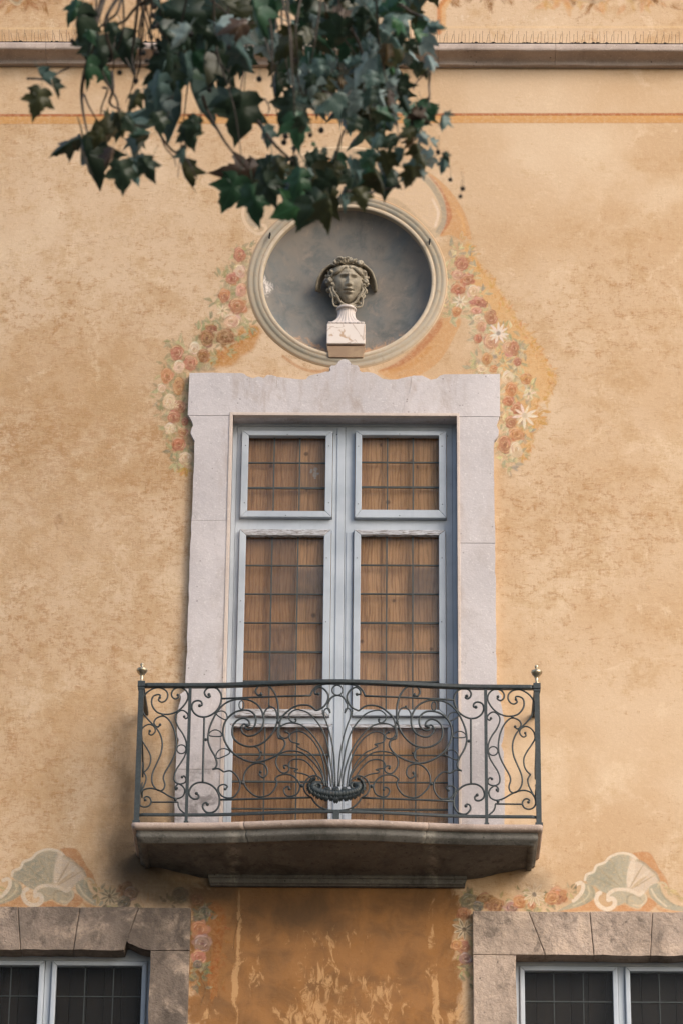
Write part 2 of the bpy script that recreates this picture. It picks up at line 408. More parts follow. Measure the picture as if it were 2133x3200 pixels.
def m_wood(name, a, b, dk, k=1.0):
    m = Mat(name, .7, .2); r = m.rand()
    off = m.n('ShaderNodeCombineXYZ')
    for i, f in enumerate((37., 11., 23.)): m.l(m.math('MULTIPLY', r, f), off.inputs[i])
    v = m.pos((1,1,1), False, off.outputs[0])
    mp = m.n('ShaderNodeMapping'); m.l(v, mp.inputs[0]); mp.inputs['Scale'].default_value = (1, 1, .09)
    sw = m.noise(mp.outputs[0], 26, 5, .6, 1.6); fn = m.noise(mp.outputs[0], 110, 4, .6)
    rg = m.n('ShaderNodeTexWave'); rg.wave_type = 'BANDS'; rg.bands_direction = 'X'
    mp2 = m.n('ShaderNodeMapping'); m.l(v, mp2.inputs[0]); mp2.inputs['Scale'].default_value = (1, 1, .16)
    m.l(mp2.outputs[0], rg.inputs[0]); rg.inputs['Scale'].default_value = 14; rg.inputs['Distortion'].default_value = 9; rg.inputs['Detail'].default_value = 3; rg.inputs['Detail Scale'].default_value = 1.4
    c = m.mix(r, a, b)
    c = m.mix(m.ramp(sw, .45, .7, 0, .42), c, dk)
    c = m.mix(m.ramp(rg.outputs['Fac'], .6, .97, 0, .38), c, [x*.75 for x in dk])
    c = m.mix(m.ramp(fn, .5, .75, 0, .35), c, [min(1, x*1.5) for x in a])
    kn = m.voro(mp2.outputs[0] if False else v, 5.5)
    c = m.mix(m.ramp(kn, .12, .045, 0, .75), c, [x*.35 for x in dk])
    c = m.mix(m.ramp(m.noise(v, 2.5, 4), .45, .7, 0, .3), c, [x*.7 for x in b])
    m.color(c); m.bump(sw, .002, .3); return m.m
PLANK = m_wood('aged_pine_boards', lin(204,156,114), lin(168,124,90), lin(132,90,60))
DARKPLANK = m_wood('dark_shutter_boards', lin(42,34,29), lin(33,27,24), lin(23,19,17))
def m_glass(name, refl, haze, hc, rough=.1):
    m = bpy.data.materials.new(name); m.use_nodes = True; t = m.node_tree; t.nodes.clear()
    out = t.nodes.new('ShaderNodeOutputMaterial'); tr = t.nodes.new('ShaderNodeBsdfTransparent'); gl = t.nodes.new('ShaderNodeBsdfGlossy'); df = t.nodes.new('ShaderNodeBsdfDiffuse')
    gl.inputs['Roughness'].default_value = rough; tr.inputs[0].default_value = (.94,.95,.94,1); df.inputs[0].default_value = (*hc, 1)
    fr = t.nodes.new('ShaderNodeFresnel'); fr.inputs[0].default_value = 1.5
    ml = t.nodes.new('ShaderNodeMath'); ml.operation = 'MULTIPLY'; ml.inputs[1].default_value = refl; t.links.new(fr.outputs[0], ml.inputs[0])
    geo = t.nodes.new('ShaderNodeNewGeometry'); nz = t.nodes.new('ShaderNodeTexNoise'); nz.inputs['Scale'].default_value = 9; nz.inputs['Detail'].default_value = 5
    t.links.new(geo.outputs['Position'], nz.inputs['Vector'])
    mr = t.nodes.new('ShaderNodeMapRange'); mr.inputs[1].default_value = .3; mr.inputs[2].default_value = .75; mr.inputs[3].default_value = haze*.4; mr.inputs[4].default_value = haze*1.6
    t.links.new(nz.outputs[0], mr.inputs[0])
    m1 = t.nodes.new('ShaderNodeMixShader'); m2 = t.nodes.new('ShaderNodeMixShader')
    t.links.new(mr.outputs[0], m1.inputs[0]); t.links.new(tr.outputs[0], m1.inputs[1]); t.links.new(df.outputs[0], m1.inputs[2])
    t.links.new(ml.outputs[0], m2.inputs[0]); t.links.new(m1.outputs[0], m2.inputs[1]); t.links.new(gl.outputs[0], m2.inputs[2])
    t.links.new(m2.outputs[0], out.inputs[0]); return m
GLASSL = m_glass('unlit_window_glass', .20, .004, (.1,.1,.1), .32); GLASS = m_glass('old_window_glass', .45, .015, (.25,.24,.23)); GLASSD = m_glass('dusty_window_glass', .8, .15, (.17,.15,.13)); GLASSE = m_glass('film_window_glass', .6, .06, (.2,.18,.16))
def m_iron():
    m = Mat('dark_green_grey_iron_paint', .5, .5); p = m.pos()
    n = m.noise(p, 60, 4, .6); c = m.mix(m.ramp(n, .4, .7), lin(40,48,50), lin(54,62,64))
    c = m.mix(m.ramp(m.noise(p, 20, 5, .7), .6, .75, 0, .5), c, lin(92,98,98)); c = m.mix(m.ramp(m.noise(p, 9, 6, .7), .58, .7, 0, .5), c, lin(74,58,46)); m.color(c); m.bump(n, .001, .5); return m.m
IRON = m_iron()
def m_lead():
    m = Mat('dull_lead_bar', .6, .4); m.color(m.mix(m.noise(m.pos(), 30, 3), lin(46,52,52), lin(70,76,76))); return m.m
LEAD = m_lead()
def m_brass():
    m = Mat('aged_brass', .28, .5); m.b.inputs['Metallic'].default_value = .9
    m.color(m.mix(m.ramp(m.noise(m.pos(), 60, 4), .35, .7), lin(206,194,170), lin(150,136,112))); return m.m
BRASS = m_brass()
def m_simple(name, a, b, scale=20, rough=.8, spec=.3):
    m = Mat(name, rough, spec); m.color(m.mix(m.ramp(m.noise(m.pos(), scale, 5), .35, .68), a, b)); return m.m
SOOT = m_simple('dark_room_plaster', lin(48,44,40), lin(36,33,30))
SPIKE = m_simple('weathered_steel_wire', lin(92,70,52), lin(70,54,42), 40, .5, .5)
DEBRIS = m_simple('black_leaf_litter', lin(58,52,48), lin(34,30,28), 60)
GROUNDM = m_simple('dark_worn_paving', lin(66,64,60), lin(54,52,49), 3)
HOOKM = m_simple('black_iron', lin(34,32,32), lin(24,22,22))
BARK = m_simple('mottled_plane_bark', lin(120,112,92), lin(84,78,62), 4)
TWIGM = m_simple('grey_brown_twig', lin(74,66,58), lin(48,42,38), 30)
SEEDM = m_simple('dark_seed_ball', lin(34,32,28), lin(22,21,19), 200)
def m_leaf(name, a, b, back, rough=.42):
    m = Mat(name, rough, .45); p = m.pos((1,1,1), True)
    r = m.rand()
    c = m.mix(m.ramp(m.noise(p, 2.2, 5, .6), .35, .7), a, b)
    c = m.mix(m.ramp(r, 0, 1, 0, .35), c, [x*.6 for x in a])
    sx = m.n('ShaderNodeSeparateXYZ'); m.l(m.n('ShaderNodeTexCoord').outputs['Object'], sx.inputs[0])
    vein = m.ramp(m.math('ABSOLUTE', sx.outputs[0]), .012, .03, .5, 0)
    c = m.mix(vein, c, [min(1, x*2.2) for x in b])
    g = m.n('ShaderNodeNewGeometry').outputs['Backfacing']
    c = m.mix(g, c, back); m.color(c)
    tr = m.n('ShaderNodeBsdfTranslucent'); m.l(c, tr.inputs[0]); mx = m.n('ShaderNodeMixShader'); mx.inputs[0].default_value = .26
    m.l(m.b.outputs[0], mx.inputs[1]); m.l(tr.outputs[0], mx.inputs[2]); m.l(mx.outputs[0], m.out.inputs[0])
    return m.m
LEAFM = {
 'dark': m_leaf('dark_green_leaf', lin(42,58,42), lin(32,46,34), lin(86,104,96)),
 'green': m_leaf('mid_green_leaf', lin(46,80,54), lin(36,62,44), lin(84,108,92)),
 'bright': m_leaf('bright_green_leaf', lin(58,98,60), lin(44,80,50), lin(92,122,92)),
 'teal': m_leaf('blue_grey_leaf_underside', lin(84,106,100), lin(64,86,80), lin(108,126,120)),
 'silver': m_leaf('pale_leaf_underside', lin(130,146,142), lin(100,118,116), lin(146,158,154)),
 'olive': m_leaf('olive_turning_leaf', lin(62,64,36), lin(46,50,30), lin(96,96,72)),
 'brown': m_leaf('dry_brown_leaf', lin(80,64,50), lin(56,44,36), lin(104,88,74)),
 'rust': m_leaf('rust_turning_leaf', lin(84,66,36), lin(60,50,30), lin(110,94,70)),
}
# ------------------------------------------------------------------ wear of the plaster: R unbleached deep coat, G dirt with painted shade, B worn light patches, A scuffing
def _box(x, y, x0, x1, y0, y1, sx, sy):
    s = lambda t: 1/(1+np.exp(-np.clip(t, -40, 40)))
    return s((x-x0)/sx)*s((x1-x)/sx)*s((y-y0)/sy)*s((y1-y)/sy)
def _gau(x, y, cx, cy, rx, ry):
    return np.exp(-((x-cx)/rx)**2-((y-cy)/ry)**2)
def wear(sx, sy):
    x, y = np.asarray(sx, float), np.asarray(sy, float)
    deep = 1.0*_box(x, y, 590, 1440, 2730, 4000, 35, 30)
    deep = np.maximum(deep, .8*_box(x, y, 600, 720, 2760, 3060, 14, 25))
    deep = np.maximum(deep, .45*_box(x, y, -800, 3000, 60, 330, 60, 30)*0.0)
    deep = np.maximum(deep, .26*_gau(x, y, 150, 1450, 420, 520)+.22*_gau(x, y, 60, 2250, 260, 420))
    deep = np.maximum(deep, .42*_box(x, y, -3000, 5000, -400, 70, 60, 22))
    dirt_shade = .20*_gau(x, y, 300, 2500, 330, 420)+.46*_gau(x, y, 400, 2440, 80, 330)+.55*_gau(x, y, 430, 2690, 110, 130)+.55*_gau(x, y, 560, 2790, 130, 60)  # dirt mixed with shade painted on the wall left of the balcony
    dirt_shade += .5*_gau(x, y, 1640, 2760, 110, 60)+.16*_gau(x, y, 1705, 2420, 30, 260)
    dirt_shade += .5*_box(x, y, 600, 1430, 2700, 2860, 30, 40)+.35*_gau(x, y, 930, 2880, 200, 70)+.34*_gau(x, y, 1100, 3125, 110, 50)+.3*_gau(x, y, 850, 3100, 150, 80)+.25*_gau(x, y, 740, 2980, 60, 90)  # balcony's shade painted as a dark band, with grey stains further down
    dirt_shade += .3*_gau(x, y, 560, 2080, 26, 160)+.16*_gau(x, y, 430, 1210, 60, 55)
    dirt_shade += .35*_box(x, y, -3000, 5000, 208, 224, 40, 4)*0.6  # thin contact shadow painted along the wall below the cornice
    light = .46*_gau(x, y, 1000, 3060, 140, 110)+.42*_gau(x, y, 1215, 3090, 120, 90)+.42*_gau(x, y, 930, 3190, 140, 70)+.36*_gau(x, y, 1180, 3200, 140, 50)+.3*_gau(x, y, 1000, 2920, 300, 60)+.45*_gau(x, y, 800, 3030, 40, 80)
    light += .55*_gau(x, y, 1420, 3180, 50, 60)+.5*_gau(x, y, 660, 3180, 40, 60)
    # lime runs under the balcony
    for cx, wd, y0, y1, a in ((746,7,2770,3400,.8),(729,4.5,2900,3400,.62),(782,8,2770,2860,.55),(812,3,2900,3300,.5),(1368,5.5,2770,3400,.75),(1351,3.5,2800,3400,.55),(1336,3,2840,3400,.5),(1326,3,2990,3300,.45),(760,3,2800,3200,.42)):
        wob = 2.2*np.sin(y/83.+cx)+.8*np.sin(y/23.+2*cx)
        light = np.maximum(light, a*np.exp(-((x-cx-wob)/wd)**2)/(1+np.exp(-(y-y0)/14))/(1+np.exp((y-y1)/30)))
    for cx, wd, y0, y1, a in ((465,18,2690,2850,.5),(440,10,2700,2850,.4)):
        light = np.maximum(light, a*np.exp(-((x-cx)/wd)**2)*_box(x, y, -9e3, 9e3, y0, y1, 50, 12))
    scuff = .36+.22/(1+np.exp((x-700)/160))+.20*_gau(x, y, 150, 1400, 420, 220)+.16*_gau(x, y, 470, 1330, 140, 160)+.12*_gau(x, y, 1900, 1150, 260, 160)+.22*_gau(x, y, 1850, 1650, 300, 260)+.12*_gau(x, y, 1950, 900, 200, 120)
    scuff -= .34*_gau(x, y, 1700, 480, 420, 230)+.3*_gau(x, y, 1850, 2350, 300, 260)+.25*_box(x, y, -3000, 5000, 225, 350, 40, 10)+.2*_gau(x, y, 200, 700, 350, 250)
    return np.clip(np.stack([deep, dirt_shade, light, scuff], -1), 0, 1)
def set_attr(o, name, arr):
    a = o.data.color_attributes.new(name, 'FLOAT_COLOR', 'POINT')
    a.data.foreach_set('color', np.ascontiguousarray(arr, dtype=np.float32).ravel())

# ------------------------------------------------------------------ ground
g = mesh_obj('ground', [(-400,-400,0),(400,-400,0),(400,400,0),(-400,400,0)], [(0,1,2,3)], GROUNDM)
tag(g, 'dark worn paving in front of the house', None, None, 'structure')

# ------------------------------------------------------------------ the facade wall
NC = P(1084, 877); NR = .585                       # niche centre and radius of the hole
OPEN = []                                           # rectangles (x0,x1,z0,z1) left open in the wall
DO = dict(x0=-.76, x1=.78, z0=9.14, z1=12.30)
OPEN.append((DO['x0'], DO['x1'], DO['z0'], DO['z1']))
def win_frame(cx_px, in_px, out_px, top_px, sof_px):
    cx = P(cx_px, top_px)[0]; o = abs(P(out_px, top_px)[0]-cx); i = abs(P(in_px, sof_px)[0]-cx)
    return cx, i, o, P(out_px, top_px)[2], P(in_px, sof_px)[2]
LWF = win_frame(156, 473, 598, 2845.5, 2978)
RWF = win_frame(1937, 1609, 1475, 2855, 2992)
for cx, i, o, zt, zs in (LWF, RWF): OPEN.append((cx-i-.06, cx+i+.06, 6.2, zs+.08))
xs = np.concatenate([[-9,-7,-5.5,-4.2,-3.3,-2.8], np.arange(-2.6, 2.61, .025), [2.8,3.3,4.2,5.5,7,9]])
zs_ = np.concatenate([[0,1.5,3,4.5,6,7,7.6], np.arange(7.9, 15.71, .025), [16,16.6,17.5,19]])
gx, gz = np.meshgrid(xs, zs_)
vv = np.stack([gx, np.zeros_like(gx), gz], -1).reshape(-1, 3)
nx, nz = len(xs), len(zs_)
faces = []
for j in range(nz-1):
    zc = .5*(zs_[j]+zs_[j+1])
    for i in range(nx-1):
        xc = .5*(xs[i]+xs[i+1])
        if (xc-NC[0])**2+(zc-NC[2])**2 < NR**2: continue
        if any(a < xc < b and c < zc < d for a, b, c, d in OPEN): continue
        faces.append((j*nx+i, j*nx+i+1, (j+1)*nx+i+1, (j+1)*nx+i))
WALL = mesh_obj('stucco_wall', vv, faces, PLASTER)
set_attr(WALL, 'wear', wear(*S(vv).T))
tag(WALL, 'ochre stucco facade wall with faded painted garlands and worn patches', 'wall')
box('wall_core', -9, 9, .75, .95, 0, 19, SOOT, WALL)
for nm, a in (('wall_end', -9.0), ('wall_end', 9.0)):
    box(nm, a-.02 if a < 0 else a, a if a < 0 else a+.02, 0, .95, 0, 19, PLASTER, WALL)

# ------------------------------------------------------------------ fresco painter: strokes laid on a canvas in photograph pixels, kept as colour attributes of thin painted sheets
CS = 0.5
class Canvas:
    def __init__(s, x0, y0, x1, y1):
        s.x0, s.y0 = x0, y0
        s.w, s.h = int((x1-x0)*CS)+1, int((y1-y0)*CS)+1
        s.rgb = np.zeros((s.h, s.w, 3)); s.a = np.zeros((s.h, s.w))
    def win(s, x0, y0, x1, y1):
        i0 = max(int((x0-s.x0)*CS), 0); i1 = min(int((x1-s.x0)*CS)+2, s.w); j0 = max(int((y0-s.y0)*CS), 0); j1 = min(int((y1-s.y0)*CS)+2, s.h)
        if i1 <= i0 or j1 <= j0: return None
        X, Y = np.meshgrid(s.x0+np.arange(i0, i1)/CS, s.y0+np.arange(j0, j1)/CS)
        return slice(j0, j1), slice(i0, i1), X, Y
    def over(s, sj, si, col, al):
        c = np.array(lin(*col)); A = s.a[sj, si]; R = s.rgb[sj, si]
        o = al+A*(1-al)
        s.rgb[sj, si] = (c*al[..., None]+R*(A*(1-al))[..., None])/np.maximum(o, 1e-6)[..., None]
        s.a[sj, si] = o
    def blob(s, x, y, rx, ry, col, a=1.0, rot=0.0, soft=.25):
        m = max(rx, ry)*(1+soft)+2; q = s.win(x-m, y-m, x+m, y+m)
        if q is None: return
        sj, si, X, Y = q; c, n = math.cos(rot), math.sin(rot)
        u = ((X-x)*c+(Y-y)*n)/rx; v = (-(X-x)*n+(Y-y)*c)/ry
        d = np.sqrt(u*u+v*v); s.over(sj, si, col, a*np.clip((1+soft-d)/(2*soft), 0, 1))
    def stroke(s, pts, wd, col, a=1.0, soft=1.6, sm=True, taper=False):
        p = catmull(pts, 5) if sm and len(pts) > 2 else np.asarray(pts, float)
        m = wd+soft+2; q = s.win(p[:,0].min()-m, p[:,1].min()-m, p[:,0].max()+m, p[:,1].max()+m)
        if q is None: return
        sj, si, X, Y = q; best = np.full(X.shape, 1e9); n = len(p)-1
        for i in range(n):
            ax, ay = p[i]; bx, by = p[i+1]; dx, dy = bx-ax, by-ay; L = dx*dx+dy*dy+1e-9
            t = np.clip(((X-ax)*dx+(Y-ay)*dy)/L, 0, 1)
            wl = wd/2*(1 if not taper else max(.15, math.sin(math.pi*(i+.5)/n)))
            best = np.minimum(best, np.hypot(X-ax-t*dx, Y-ay-t*dy)-wl)
        s.over(sj, si, col, a*np.clip((soft/2-best)/soft, 0, 1))
    def fill(s, pts, col, a=1.0, soft=2.5, sm=True):
        p = catmull(pts, 5, True) if sm else np.asarray(pts, float)
        m = soft+2; q = s.win(p[:,0].min()-m, p[:,1].min()-m, p[:,0].max()+m, p[:,1].max()+m)
        if q is None: return
        sj, si, X, Y = q; ins = np.zeros(X.shape, bool); best = np.full(X.shape, 1e9); n = len(p)
        for i in range(n):
            ax, ay = p[i]; bx, by = p[(i+1) % n]
            if ay != by:
                c = (ay > Y) != (by > Y); ins ^= c & (X < (bx-ax)*(Y-ay)/(by-ay)+ax)
            dx, dy = bx-ax, by-ay; L = dx*dx+dy*dy+1e-9; t = np.clip(((X-ax)*dx+(Y-ay)*dy)/L, 0, 1)
            best = np.minimum(best, np.hypot(X-ax-t*dx, Y-ay-t*dy))
        d = np.where(ins, best, -best); s.over(sj, si, col, a*np.clip(.5+d/soft, 0, 1))
    def cut_disc(s, c, r):
        X, Y = np.meshgrid(s.x0+np.arange(s.w)/CS, s.y0+np.arange(s.h)/CS); q = U(X, Y, 0.0)
        s.a *= np.clip((np.hypot(q[...,0]-c[0], q[...,2]-c[2])-r)/.006, 0, 1)
    def sample(s, x, y):
        i = np.clip((x-s.x0)*CS, 0, s.w-1.001); j = np.clip((y-s.y0)*CS, 0, s.h-1.001)
        i0, j0 = i.astype(int), j.astype(int); fi, fj = (i-i0)[..., None], (j-j0)[..., None]
        A = np.concatenate([s.rgb*s.a[..., None], s.a[..., None]], -1)
        r = (A[j0,i0]*(1-fi)+A[j0,i0+1]*fi)*(1-fj)+(A[j0+1,i0]*(1-fi)+A[j0+1,i0+1]*fi)*fj
        r[..., :3] /= np.maximum(r[..., 3:], 1e-6); return r
    def blur(s):
        A = np.concatenate([s.rgb*s.a[..., None], s.a[..., None]], -1)
        for ax in (0, 1): A = .25*np.roll(A, 1, ax)+.5*A+.25*np.roll(A, -1, ax)
        s.a = A[..., 3]; s.rgb = A[..., :3]/np.maximum(s.a[..., None], 1e-6)
    def sheet(s, name, y, label=None, step=2.0, crisp=True):
        y *= .45
        if not crisp: s.blur()
        X, Y = np.meshgrid(np.arange(s.x0, s.x0+s.w/CS, step), np.arange(s.y0, s.y0+s.h/CS, step))
        c = s.sample(X.ravel(), Y.ravel()); v = U(X.ravel(), Y.ravel(), y)
        ny, nx_ = X.shape; on = (c[:,3] > .02).reshape(ny, nx_)
        keep = on[:-1,:-1] | on[1:,:-1] | on[:-1,1:] | on[1:,1:]
        J, I = np.nonzero(keep); a = J*nx_+I
        quads = np.stack([a+nx_, a+nx_+1, a+1, a], -1)
        used = np.unique(quads); remap = np.full(len(v), -1); remap[used] = np.arange(len(used))
        o = mesh_obj(name, v[used], remap[quads].tolist(), FRESCO, WALL)
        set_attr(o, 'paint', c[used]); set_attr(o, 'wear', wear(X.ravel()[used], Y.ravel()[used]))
        if label: o['label'] = label
        return o
jit = lambda c, k=10: tuple(int(np.clip(q+random.uniform(-k, k), 0, 255)) for q in c)
TONES = {  # body, shade, light
 'red': ((176,120,96), (138,86,68), (206,162,136)), 'orange': ((188,136,96), (150,98,66), (212,170,130)),
 'brown': ((142,98,72), (106,68,50), (172,128,98)), 'pink': ((196,154,128), (162,112,92), (218,184,160)),
 'cream': ((210,188,158), (176,146,118), (228,212,188)), 'rosecream': ((204,174,150), (170,132,112), (224,202,178)),
 'lilac': ((150,120,112), (102,78,76), (192,172,164)), 'dull': ((112,106,92), (82,80,72), (146,142,128)), 'bluegrey': ((102,102,94), (70,74,72), (140,142,132)),
}
def leaf(cv, x, y, L, ang, col, a=.8, wd=.38):
    dx, dy = math.cos(ang), math.sin(ang); nx_, ny_ = -dy, dx; b = random.uniform(-.15, .15)
    pts = [(x, y), (x+dx*L*.4+nx_*L*(wd/2+b), y+dy*L*.4+ny_*L*(wd/2+b)), (x+dx*L, y+dy*L), (x+dx*L*.4-nx_*L*(wd/2-b), y+dy*L*.4-ny_*L*(wd/2-b))]
    cv.fill(pts, col, a, 2.2)
    cv.stroke([(x, y), (x+dx*L*.85, y+dy*L*.85)], 1.2, jit((112,108,78), 12), a*.6, 1.4, False)
def leaves(cv, x, y, n, r, L, cols=((150,148,112),(176,170,132),(126,128,100)), a=.75):
    for k in range(n):
        t = random.uniform(0, 2*math.pi); q = r*random.uniform(.5, 1.0)
        leaf(cv, x+q*math.cos(t), y+q*math.sin(t), L*random.uniform(.7, 1.3), t+random.uniform(-.8, .8), jit(random.choice(cols), 9), a)
def rose(cv, x, y, rx, ry, tone, a=.95):
    b, d, l = TONES[tone]; rot = random.uniform(-.5, .5)
    for k in range(8):
        t = k*2*math.pi/8+random.uniform(-.4, .4); q = random.uniform(.45, .72)
        cv.blob(x+rx*q*math.cos(t), y+ry*q*math.sin(t), rx*random.uniform(.34, .5), ry*random.uniform(.3, .46), jit(b, 12), a, t, .22)
    cv.blob(x, y, rx*.78, ry*.78, jit(b, 8), a, rot, .15)
    cv.blob(x+rx*.2, y+ry*.4, rx*.62, ry*.4, jit(d, 8), .55*a, rot, .4)
    t0 = random.uniform(0, 6.3)
    for k in range(8):
        q = .2+.10*k; s0 = t0+k*random.uniform(1.3, 2.1); n = random.randint(5, 8); pts = []
        for i in range(n):
            t = s0+i*.24; pts.append((x+rx*q*math.cos(t)*random.uniform(.94, 1.05), y+ry*q*math.sin(t)))
        cv.stroke(pts, max(2.2, rx*.15), jit(d if k % 2 else l, 10), .85*a, 1.4, True, True)
    cv.blob(x, y, rx*.2, ry*.2, jit(d, 8), .85*a)
    cv.stroke([(x-rx*.7, y-ry*.5), (x-rx*.2, y-ry*.85), (x+rx*.45, y-ry*.7)], rx*.2, jit(l, 8), .8*a, 2, True, True)
    cv.stroke([(x-rx*.8, y+ry*.3), (x-rx*.3, y+ry*.85), (x+rx*.5, y+ry*.75)], rx*.14, jit(d, 8), .7*a, 2, True, True)
def daisy(cv, x, y, r, col=(228,214,196), n=9, mid=(150,138,120), a=.95, out=None):
    t0 = random.uniform(0, 1)
    for k in range(n):
        t = t0+k*2*math.pi/n+random.uniform(-.12, .12); L = r*random.uniform(.85, 1.1)
        p1 = (x+L*.55*math.cos(t-.2), y+L*.55*math.sin(t-.2)); p2 = (x+L*math.cos(t), y+L*math.sin(t)); p3 = (x+L*.55*math.cos(t+.22), y+L*.55*math.sin(t+.22))
        if out: cv.fill([(x+r*.12*math.cos(t), y+r*.12*math.sin(t)), p1, p2, p3], out, a, 1.8); cv.stroke([(x, y), p1, p2, p3, (x, y)], 2.4, col, a, 1.6)
        else: cv.fill([(x, y), p1, p2, p3], jit(col, 7), a, 2.2); cv.stroke([(x, y), p2], 1.2, (188,168,146), .5*a, 1.4, False)
    cv.blob(x, y, r*.2, r*.2, mid, a)

# painted band under the cornice
cv = Canvas(-60, 338, 2200, 400)
def bl(a): return [(-60, a[0]), (700, a[1]), (1400, a[2]), (2200, a[3])]
cv.stroke(bl((374,373,371,370)), 26, (196,142,80), .82, 3); cv.stroke(bl((370,369,367,366)), 7, (206,154,92), .5, 3)
cv.stroke(bl((360,359.5,357.5,357)), 7.5, (168,92,56), .9, 2.4); cv.stroke(bl((363,362.5,360.5,360)), 2, (120,66,44), .5, 2)
cv.stroke(bl((387.5,386.5,384.5,384)), 2, (176,118,64), .6, 2)
cv.sheet('painted_band', -.0012, 'red and ochre painted band below the cornice')
# painted frames and ornaments above the cornice
cv = Canvas(-40, -40, 2180, 110)
T2 = lambda *p: cT2(p)
cv.stroke(T2((513,140),(513,30),(545,-10),(560,-40)), 14, (186,112,58), .85, 3, False)
cv.stroke(T2((530,125),(530,35),(556,0)), 16, (206,150,86), .6, 5, False)
for k in range(22):
    x = random.choice((1440, 1515, 1560, 1650, 1655, 1715))+random.uniform(-22, 22); cv.blob(x, 58+random.uniform(-9, 13), random.uniform(2, 7), random.uniform(1.5, 4), (222,204,178), .6, random.uniform(0, 3))
for k in range(0):
    cv.fill([(x-random.uniform(3,9), 60+random.uniform(0,14)), (x, 50+random.uniform(-4,8)), (x+random.uniform(3,9), 62+random.uniform(0,12)), (x+2, 72)], (226,206,180), .65, 2)
for k in range(40):
    x = random.uniform(1700, 2080); leaf(cv, x, random.uniform(-20, 16), random.uniform(20, 50), random.uniform(.2, 2.9), jit((196,142,84), 10), .45)
for k in range(30):
    x = random.uniform(-20, 130); leaf(cv, x, random.uniform(-20, 14), random.uniform(20, 45), random.uniform(.2, 2.9), jit((150,98,56), 10), .5)
cv.stroke(cT1([(40,-10),(60,10),(85,14),(95,0)]), 9, (150,142,118), .8, 3); cv.stroke(cT1([(45,0),(70,22),(90,18)]), 4, (196,180,150), .8, 2)
cv.stroke([(1810,-4),(1850,6),(1880,-2)], 12, (170,150,126), .7, 4)
cv.stroke([(-40,89),(700,88),(1400,85),(2200,84)], 5, (222,190,144), .6, 3)
cv.sheet('painted_panel_frame', -.0012, 'ochre painted panel border and ornaments above the cornice', 3.0, False)
# cartouche behind the round niche
cv = Canvas(740, 430, 1500, 1240)
M = lambda *p: cM(p)
cv.fill(M((372,290),(400,210),(470,130),(560,80),(640,60),(740,50),(880,58),(980,90),(1060,140),(1130,230),(1145,300),(1120,385),(760,560),(430,385),(380,350)), (186,164,138), .75, 4)
cv.fill(M((880,120),(980,110),(1060,150),(1110,230),(1120,300),(1090,360),(960,250),(860,230)), (214,186,156), .8, 6)
cv.stroke(M((590,78),(660,55),(740,49),(830,54),(910,72)), 6, (222,200,168), .9, 2.4)
cv.stroke(M((372,262),(366,310),(384,352),(420,380),(450,372),(452,352),(430,346),(415,362)), 10, (216,192,164), .9, 2.6)
cv.stroke(M((395,290),(392,330),(415,350)), 14, (152,146,134), .6, 6)
cv.stroke(M((1040,150),(1090,200),(1128,270),(1135,330),(1112,372)), 17, (160,150,132), .85, 4)
cv.stroke(M((1090,250),(1112,300),(1100,350)), 8, (232,214,194), .6, 5)
cv.stroke(M((700,100),(702,130)), 12, (196,132,82), .8, 3); cv.stroke(M((855,100),(848,135),(830,165)), 12, (190,122,76), .8, 3); cv.stroke(M((830,70),(860,90),(866,120)), 5, (150,120,92), .6, 3)
cv.fill(M((1060,140),(1110,170),(1165,225),(1212,300),(1236,380),(1232,415),(1205,410),(1160,385),(1118,390),(1145,345),(1150,290),(1135,230),(1105,180)), (198,150,104), .9, 4)
cv.fill(M((1075,155),(1115,195),(1150,260),(1165,310),(1150,350),(1120,386),(1140,340),(1142,290),(1125,225)), (174,108,76), .8, 6)
cv.stroke(M((1185,290),(1205,330),(1212,380)), 10, (214,164,106), .5, 6)
cv.fill(M((1130,695),(1168,700),(1200,712),(1180,760),(1130,850),(1070,905),(1000,935),(930,935),(880,905),(960,880),(1040,810),(1095,750)), (198,152,106), .88, 5)
cv.fill(M((1120,705),(1125,735),(1090,785),(1030,845),(960,890),(890,905),(960,868),(1040,800)), (172,110,76), .75, 7)
cv.stroke(M((930,905),(1010,880),(1080,815)), 14, (190,132,74), .5, 8)
cv.stroke(M((520,850),(580,890),(640,908),(690,900)), 9, (176,120,76), .6, 4)
cv.cut_disc(NC, .655); cv.a[:int((640-430)*CS), :int((800-740)*CS)] *= 1.0
cv.sheet('painted_cartouche', -.0014, 'painted scroll cartouche in ochre and grey around the round niche')
